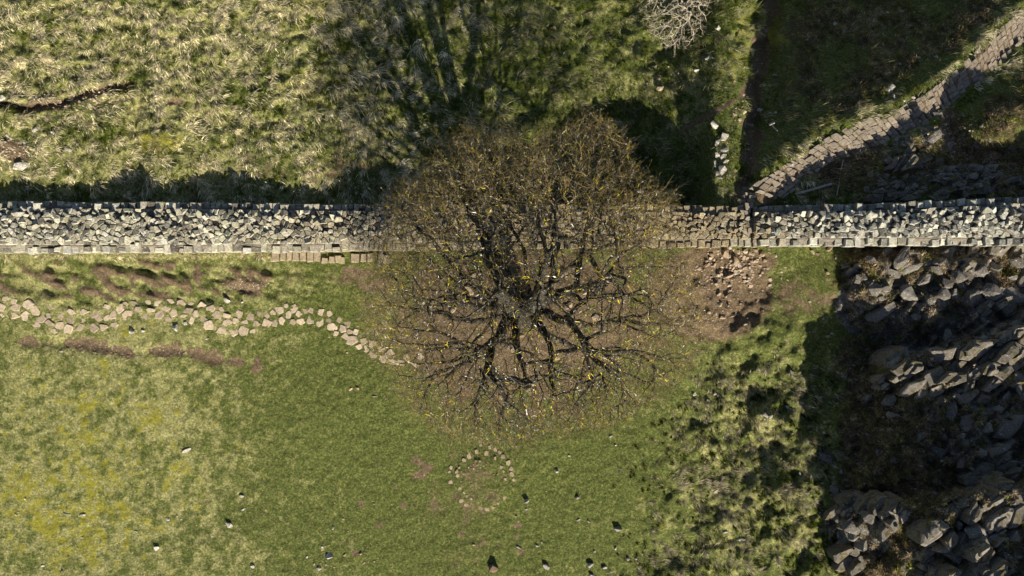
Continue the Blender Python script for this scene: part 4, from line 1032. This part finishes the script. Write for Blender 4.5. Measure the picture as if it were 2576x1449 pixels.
# heather and moor grass on the crag
nh = 5200; hx_ = rng.uniform(2030, 2636, nh * 2); hy_ = rng.uniform(-40, 1500, nh * 2)
_, st, mo, he = on_turf(hx_, hy_); kp = (he > 0.35) & (~in_outcrop(hx_, hy_) | (rng.random(len(hx_)) < 0.42)) & ((bedrock(hx_, hy_) < 0.38) | (rng.random(len(hx_)) < 0.45)) & ((hy_ > 622) | (hy_ < 480)) & (segdist(hx_, hy_, PATH_C)[0] > 30)
hx_, hy_, he = hx_[kp], hy_[kp], he[kp]; n = len(hx_); nb = 44
size = rng.uniform(0.7, 1.5, n); kind_ = rng.random(n)
rad = np.abs(rng.normal(0, 8, n * nb)) * np.repeat(size, nb); th = rng.uniform(0, 2 * np.pi, n * nb)
bx = np.repeat(hx_, nb) + rad * np.cos(th); by = np.repeat(hy_, nb) + rad * np.sin(th)
kk_ = np.repeat(kind_, nb)[:, None]
tint = np.where(kk_ < 0.55, C_HEA, np.where(kk_ < 0.85, C_BEIGE * 0.95, C_OLIVE * 0.75)) * rng.uniform(0.5, 1.4, (n * nb, 1))
blades("heather", bx, by, rng.uniform(0.07, 0.22, n * nb), rng.uniform(0.010, 0.02, n * nb), np.arctan2(-np.sin(th), np.cos(th)) + rng.normal(0, .6, n * nb), np.clip(rng.normal(0.7, .35, n * nb), 0, 1.4), tint, "dark brown heather and withered moor grass between the crag rocks", "heather")

# gravel: small stone chips on soil and turf
gx, gy, gs = [], [], []
def chips(n, cx_, cy_, rx, ry, s0, s1):
    gx.extend(rng.normal(cx_, rx, n)); gy.extend(rng.normal(cy_, ry, n)); gs.extend(rng.uniform(s0, s1, n))
chips(330, 1815, 720, 65, 55, .015, .05); chips(130, 1850, 670, 40, 25, .04, .11); chips(260, 1330, 820, 170, 110, .02, .06); chips(200, 330, 880, 130, 14, .015, .04)
chips(160, 180, 250, 80, 14, .03, .08); chips(70, 1880, 300, 18, 110, .03, .07); chips(260, 1000, 1250, 400, 140, .012, .03)
chips(150, 500, 1350, 300, 70, .015, .04); chips(90, 2390, 340, 60, 30, .03, .09); chips(120, 620, 720, 40, 10, .015, .04); chips(90, 30, 375, 45, 15, .03, .08); chips(260, 2320, 1000, 130, 250, .03, .1)
gx = np.array(gx); gy = np.array(gy); gs = np.array(gs)
yn_, ys_ = ip(WALL_N, gx), ip(WALL_S, gx); kp = (gy < yn_ - 4) | (gy > ys_ + 4); gx, gy, gs = gx[kp], gy[kp], gs[kp]
mb = MB()
for x, y, s in zip(gx, gy, gs):
    z = float(hz(x, y)); X, Y = W(x, y, z)
    a0 = R.uniform(0, 6.28); ps = [(X + math.cos(a0 + i * 1.2566 + R.uniform(-.3, .3)) * s * R.uniform(.7, 1.2), Y + math.sin(a0 + i * 1.2566 + R.uniform(-.3, .3)) * s * R.uniform(.5, 1)) for i in range(5)]
    prism(mb, ps, z + s * 0.5, z - 0.03, (R.uniform(-.4, .4), R.uniform(-.4, .4)), .25, s * .12, R)
tag(mb.build("gravel", stone_mat("gravel_chips", [(0.22, 0.15, 0.10), (0.34, 0.26, 0.19), (0.27, 0.23, 0.19)])), "loose tan stone chips scattered on bare soil and turf", "gravel", kind="stuff")

# ------------------------------------------------------------------ trees
def tubes(P0, P1, r0, r1, d0, d1, sides):
    n = len(P0)
    def frame(d):
        ref = np.where(np.abs(d[:, 2:3]) > 0.9, np.array([[1.0, 0, 0]]), np.array([[0, 0, 1.0]]))
        ref = np.tile(np.array([[0.31, 0.55, 0.77]]), (len(d), 1))
        u = np.cross(d, ref); u /= np.linalg.norm(u, axis=1, keepdims=True) + 1e-9
        return u, np.cross(d, u)
    a = np.arange(sides) * 2 * np.pi / sides
    ca, sa = np.cos(a)[None, :, None], np.sin(a)[None, :, None]
    u, v = frame(d0); R0 = P0[:, None] + (u[:, None] * ca + v[:, None] * sa) * r0[:, None, None]
    u, v = frame(d1); R1 = P1[:, None] + (u[:, None] * ca + v[:, None] * sa) * r1[:, None, None]
    co = np.concatenate([R0, R1], 1).reshape(-1, 3)
    i = np.arange(sides); j = (i + 1) % sides
    q = np.stack([i, j, j + sides, i + sides], -1)
    f = (np.arange(n)[:, None, None] * 2 * sides + q[None]).reshape(-1)
    return co, f

def norm(v): return v / (np.linalg.norm(v, axis=-1, keepdims=True) + 1e-9)

def grow(att, start_nodes, start_par, step, kill, seed, infl=3.0, jit=0.25, iters=160, trop=(0, 0, 0.05)):
    r = np.random.default_rng(seed)
    pos = [np.array(p, float) for p in start_nodes]; par = list(start_par)
    A = att.copy(); Pn = np.array(pos)
    D = np.linalg.norm(A[:, None] - Pn[None], axis=2); ni = D.argmin(1); nd = D.min(1)
    nch = {}
    for it in range(iters):
        if len(A) == 0: break
        act = nd < (infl if it > 20 else 6.0)
        if not act.any(): break
        ids = np.unique(ni[act]); new = []; npar = []
        dirs = norm(A[act] - Pn[ni[act]]); acc = np.zeros((len(Pn), 3)); np.add.at(acc, ni[act], dirs)
        for i in ids:
            if nch.get(i, 0) >= 3: continue
            d = acc[i]; l = np.linalg.norm(d)
            if l < 1e-3: continue
            inc = Pn[i] - Pn[par[i]] if par[i] >= 0 else np.array([0, 0, 1.0]); inc = inc / (np.linalg.norm(inc) + 1e-9)
            d = d / l + np.array(trop) + r.normal(0, jit, 3) + 0.25 * inc; d /= np.linalg.norm(d)
            new.append(Pn[i] + d * step); npar.append(i); nch[i] = nch.get(i, 0) + 1
        if not new: break
        b0 = len(Pn); Nn = np.array(new); Pn = np.vstack([Pn, Nn]); par += npar
        D = np.linalg.norm(A[:, None] - Nn[None], axis=2); m = D.min(1); mi = D.argmin(1) + b0
        up = m < nd; nd = np.where(up, m, nd); ni = np.where(up, mi, ni)
        kp = nd > kill
        # an attractor whose node cannot sprout any more is dropped
        kp &= ~np.array([nch.get(k_, 0) >= 3 for k_ in ni])
        A, nd, ni = A[kp], nd[kp], ni[kp]
    return Pn, np.array(par)

def build_tree(root, Pn, par, tip, expo, mat_limb, mat_twig, seed, rmax_tw, thick, twig_len, ntw, twr, centre, up=0.25, rscale=1.0, merge=False, pin=0.26, leader=None):
    r = np.random.default_rng(seed); n = len(Pn)
    rad = np.zeros(n); kids = [[] for _ in range(n)]
    for i in range(n):
        if par[i] >= 0: kids[par[i]].append(i)
    for i in range(n - 1, -1, -1):
        rad[i] = tip if not kids[i] else sum(rad[k_] ** expo for k_ in kids[i]) ** (1 / expo)
    rad = rad * (1 + (rscale - 1) * sst(tip * 1.5, tip * 5, rad))
    if leader:
        for i_, m_ in leader.items(): rad[i_] = max(rad[i_], m_)
    d = np.zeros((n, 3))
    ii = np.where(par >= 0)[0]; d[ii] = norm(Pn[ii] - Pn[par[ii]]); d[par < 0] = (0, 0, 1)
    main = np.full(n, -1)
    for i in range(n):
        if kids[i]: main[i] = max(kids[i], key=lambda k_: rad[k_])
    p = par[ii]; is_main = main[p] == ii
    r0 = np.where(is_main, rad[p], np.minimum(rad[p] * 0.9, rad[ii] * 1.25)); r1 = rad[ii]
    d0 = np.where(is_main[:, None], d[p], d[ii])
    P0, P1, d1 = Pn[p], Pn[ii], d[ii]
    big = r1 > thick
    for nm, sel, sides, mt in (("trunk", big, 9, mat_limb), ("limbs", (~big) & (r1 > thick * 0.3), 6, mat_limb)):
        if merge: sel = (r1 > thick * 0.3) if nm == 'trunk' else big & ~big
        if sel.any():
            co, f = tubes(P0[sel], P1[sel], r0[sel], r1[sel], d0[sel], d1[sel], sides)
            mesh_np(nm, co, f, np.arange(0, len(f), 4), mt, root, smooth=True)
    # twigs
    S0, S1, Ra, Rb = [], [], [], []
    sel = (~big) & (r1 <= thick * 0.3)
    S0.append(P0[sel]); S1.append(P1[sel]); Ra.append(r0[sel]); Rb.append(r1[sel])
    src = np.where((rad < rmax_tw) & (par >= 0))[0]; src = np.repeat(src, ntw)
    src = src[r.random(len(src)) < pin + (0.64 - pin) * sst(2.6, 4.9, np.linalg.norm((Pn[src] - centre)[:, :2], axis=1))]
    base = Pn[src]; outw = norm(Pn[src] - centre)
    dr = norm(0.55 * d[src] + norm(r.normal(0, 1, (len(src), 3))) * 0.85 + 0.35 * outw + np.array([0, 0, up]))
    L = twig_len * r.uniform(0.5, 1.2, len(src)); cur = base; rr = np.full(len(src), twr)
    for s in range(4):
        nx_ = cur + dr * (L / 4)[:, None]
        S0.append(cur); S1.append(nx_); Ra.append(rr * (1 - .18 * s)); Rb.append(rr * (1 - .18 * (s + 1)))
        for q in range(1 if s < 1 else 2):
            m = r.random(len(src)) < 0.72
            sd = norm(dr[m] * 0.8 + norm(r.normal(0, 1, (m.sum(), 3))) * 0.75 + np.array([0, 0, up * 1.2])); Ls = L[m] * r.uniform(0.16, 0.36, m.sum())
            a = nx_[m]; b_ = a + sd * Ls[:, None]
            sd2 = norm(sd + r.normal(0, 0.35, sd.shape) + np.array([0, 0, 0.15])); c_ = b_ + sd2 * (Ls * 0.8)[:, None]
            S0 += [a, b_]; S1 += [b_, c_]; q_ = rr[m] * 0.62; Ra += [q_, q_ * 0.85]; Rb += [q_ * 0.85, q_ * 0.9]
        dr = norm(dr + r.normal(0, 0.28, dr.shape) + np.array([0, 0, 0.08])); cur = nx_
    S0 = np.concatenate(S0); S1 = np.concatenate(S1); Ra = np.concatenate(Ra); Rb = np.concatenate(Rb); dd = norm(S1 - S0)
    co, f = tubes(S0, S1, Ra, Rb, dd, dd, 3)
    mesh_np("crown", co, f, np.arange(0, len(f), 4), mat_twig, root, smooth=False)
    print("TREE nodes", n, "twig segs", len(S0), "trunk r", rad[:3])

OUT = [(915,740),(940,650),(990,570),(985,490),(1060,430),(1100,370),(1180,310),(1250,320),(1320,345),(1400,325),(1480,280),(1550,320),(1590,390),(1605,450),(1680,490),(1690,560),(1685,620),(1730,680),(1760,760),(1775,850),(1740,930),(1660,990),(1560,1060),(1500,1080),(1400,1090),(1330,1112),(1200,1118),(1100,1092),(1060,1050),(1000,990),(985,930),(930,850)]
OC = (1325, 735)
ang_o = np.array([math.atan2(y - OC[1], x - OC[0]) for x, y in OUT]); rad_o = np.array([math.dist((x, y), OC) for x, y in OUT])
od = np.argsort(ang_o); ang_o, rad_o = ang_o[od], rad_o[od]
ang_p = np.concatenate([ang_o - 2 * np.pi, ang_o, ang_o + 2 * np.pi]); rad_p = np.concatenate([rad_o] * 3)
na = 17000
an = rng.uniform(-np.pi, np.pi, na); f = np.sqrt(rng.random(na)) ** 0.9
rr = f * np.interp(an, ang_p, rad_p) * 1.0
ax_, ay_ = OC[0] + rr * np.cos(an), OC[1] + rr * np.sin(an)
ztop = 12.3 - 6.3 * f ** 2.3 + 1.2 * fbm(ax_, ay_, 110, 161, 2)
zbot = np.maximum(3.4, 8.0 - 5.5 * f)
az = ztop - (ztop - zbot) * rng.random(na) ** 1.4
lump = fbm(ax_ + 40 * az, ay_ + 25 * az, 90, 165, 2); kp = (lump > -0.42) & (rng.random(na) < 0.62 + 0.38 * sst(0.35, 0.7, f))
ax_, ay_, az = ax_[kp], ay_[kp], az[kp]
kq = S * (H - az) / H
ATT = np.stack([(ax_ - CX) * kq, (CY - ay_) * kq, az], -1)
def PW(px, py, z): x, y = W(px, py, z); return np.array([x, y, z])
tb = PW(1318, 788, float(hz(1318, 788)))
nodes = [tb - np.array([0, 0, 0.3])]; pars = [-1]
def chain(frm, pts, step=0.35, wob=0.10, rs=random.Random(3)):
    cur = frm
    for tgt in pts:
        a = nodes[cur]; L = np.linalg.norm(tgt - a); k_ = max(1, int(L / step))
        for i in range(1, k_ + 1):
            p = a + (tgt - a) * i / k_
            if i < k_: p = p + np.array([rs.gauss(0, wob * .35), rs.gauss(0, wob * .35), 0])
            nodes.append(p); pars.append(cur); cur = len(nodes) - 1
    return cur
t0 = chain(0, [tb + np.array([0, 0, 1.6])], wob=0.03)
def nearz(lo, zz): return min(range(lo, len(nodes)), key=lambda i: abs(nodes[i][2] - zz))
a0_ = len(nodes); sA = chain(t0, [PW(1300, 788, 3.0), PW(1284, 768, 5.0), PW(1268, 748, 7.4), PW(1256, 735, 10.0)], wob=0.05); a1_ = len(nodes)
b0_ = len(nodes); sB = chain(t0, [PW(1328, 782, 3.0), PW(1337, 765, 5.0), PW(1348, 748, 7.4), PW(1362, 732, 10.2)], wob=0.05); b1_ = len(nodes)
leader = {i: max(0.16, 0.52 - 0.034 * (nodes[i][2] - tb[2])) for i in list(range(1, t0 + 1)) + list(range(a0_, b1_))}
def nz(lo, hi, zz): return min(range(lo, hi), key=lambda i: abs(nodes[i][2] - zz))
chain(nz(a0_, a1_, 4.2), [PW(1235, 880, 5.6), PW(1225, 970, 7.0)]); chain(nz(a0_, a1_, 4.9), [PW(1205, 775, 6.2), PW(1120, 750, 7.6)]); chain(nz(a0_, a1_, 6.0), [PW(1240, 680, 8.0), PW(1200, 610, 9.5)]); chain(nz(a0_, a1_, 3.6), [PW(1300, 870, 5.4), PW(1330, 970, 7)])
chain(nz(b0_, b1_, 5.6), [PW(1370, 670, 7.6), PW(1400, 590, 9.3)]); chain(nz(b0_, b1_, 4.2), [PW(1430, 810, 6.0), PW(1500, 890, 7.2)]); chain(nz(b0_, b1_, 5.2), [PW(1450, 725, 6.5), PW(1560, 700, 7.8)]); chain(nz(b0_, b1_, 3.8), [PW(1375, 850, 5.6), PW(1400, 950, 7.2)])
stem_ids = [i for i, p in enumerate(nodes) if 2.2 < p[2] - tb[2] < 9.3]
rs_ = random.Random(77); K_ = 46; used = {}
for k_ in range(K_):
    a = -math.pi + 2 * math.pi * (k_ + rs_.uniform(-.35, .35)) / K_; fe = rs_.uniform(0.6, 0.92)
    R_ = float(np.interp(a, ang_p, rad_p)) * fe; zt_ = 12.0 - 6.3 * fe ** 2.3 - rs_.uniform(0.3, 2.6)
    e = PW(OC[0] + R_ * math.cos(a), OC[1] + R_ * math.sin(a), max(zt_, 3.6))
    outd = (e - tb); outd[2] = 0; outd /= np.linalg.norm(outd)
    i0 = min(stem_ids, key=lambda i: -1.3 * float(np.dot(nodes[i] - tb, outd)) + abs(nodes[i][2] - zt_ * rs_.uniform(.35, .8)) * 0.8 + 2.2 * used.get(i, 0) + 1.0 * used.get(i - 1, 0) + rs_.uniform(0, 1.5))
    used[i0] = used.get(i0, 0) + 1
    st_ = nodes[i0]; m1 = st_ + (e - st_) * 0.35 + np.array([0, 0, -0.35 + rs_.uniform(-.2, .3)]) + np.array([rs_.gauss(0, .3), rs_.gauss(0, .3), 0])
    m2 = st_ + (e - st_) * 0.7 + np.array([rs_.gauss(0, .3), rs_.gauss(0, .3), -0.2])
    c1 = chain(i0, [m1], step=0.26, wob=0.08, rs=rs_); c2 = chain(c1, [m2], step=0.26, wob=0.08, rs=rs_); chain(c2, [e], step=0.26, wob=0.08, rs=rs_)
    side = np.array([-outd[1], outd[0], 0]) * rs_.choice((-1, 1)); Lr = np.linalg.norm(e - st_)
    chain(c1, [m1 + (e - m1) * 0.45 + side * Lr * 0.06 + np.array([0, 0, rs_.uniform(-.4, .9)]), m1 + (e - m1) * 0.8 + side * Lr * 0.13 + np.array([0, 0, rs_.uniform(-.5, .5)])], step=0.26, wob=0.1, rs=rs_)
    if k_ % 2: chain(c2, [m2 + (e - m2) * 0.6 - side * Lr * 0.10 + np.array([0, 0, rs_.uniform(-.3, .8)])], step=0.26, wob=0.1, rs=rs_)
Pn, par = grow(ATT, nodes, pars, 0.21, 0.27, 5, infl=2.6, jit=0.24, iters=220)
tree = empty("bare_tree", tuple(tb)); tag(tree, "large leafless sycamore with lichened grey and yellow branches beside the wall", "tree")
rootloc = Vector(tb)
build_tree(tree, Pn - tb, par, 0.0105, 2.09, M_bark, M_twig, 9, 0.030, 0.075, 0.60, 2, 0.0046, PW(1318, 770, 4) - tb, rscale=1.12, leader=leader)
# root flare
mb = MB(); rr_ = random.Random(5)
for i in range(9):
    a = i * 0.7 + rr_.uniform(-.2, .2); L = rr_.uniform(0.4, 0.8); K = 5; ring = []
    for k_ in range(K + 1):
        t = k_ / K; rad_ = 0.2 * (1 - t) + 0.03; x = math.cos(a + t * .3) * (0.3 + L * t); y = math.sin(a + t * .3) * (0.3 + L * t); zc = 0.32 * (1 - t) ** 2 - 0.03
        s_ = (-math.sin(a), math.cos(a))
        for (q, e) in ((-1, -1), (-.7, .5), (0, 1), (.7, .5), (1, -1)): ring.append((x + s_[0] * q * rad_, y + s_[1] * q * rad_, zc + e * rad_ * .8))
    fs = [(5 * k_ + j, 5 * k_ + j + 1, 5 * k_ + 6 + j, 5 * k_ + 5 + j) for k_ in range(K) for j in range(4)]
    mb.add(ring, fs)
mb.build("roots", M_bark, tree, smooth=True)

# pale hawthorn at the top edge
sb = PW(1712, 30, float(hz(1712, 30)))
na = 700; an = rng.uniform(0, 2 * np.pi, na); f = np.sqrt(rng.random(na))
ex = 88 * f * np.cos(an); ey = 112 * f * np.sin(an); zz = sb[2] + 3.0 - 1.5 * f ** 2 - rng.random(na) * 1.2
kq = S * (H - zz) / H; A2 = np.stack([(1706 + ex - CX) * kq, (CY - (15 + ey)) * kq, zz], -1)
nodes = [sb - np.array([0, 0, .2])]; pars = [-1]; t0 = chain(0, [sb + np.array([0.05, 0, 0.9])], step=.2, wob=.05)
chain(t0, [sb + np.array([-0.5, .3, 1.6])], step=.2); chain(t0, [sb + np.array([0.5, -.3, 1.7])], step=.2); chain(t0, [sb + np.array([0.1, -.7, 1.6])], step=.2)
Pn, par = grow(A2, nodes, pars, 0.13, 0.2, 15, infl=2.5, jit=0.35, iters=90)
sh = empty("hawthorn", tuple(sb)); tag(sh, "small pale leafless hawthorn at the top edge of the photo", "tree")
build_tree(sh, Pn - sb, par, 0.008, 2.1, M_shrubbark, M_shrubbark, 19, 0.03, 0.03, 0.34, 1, 0.0065, np.array([0, 0, 0.8]), merge=True, pin=0.7)
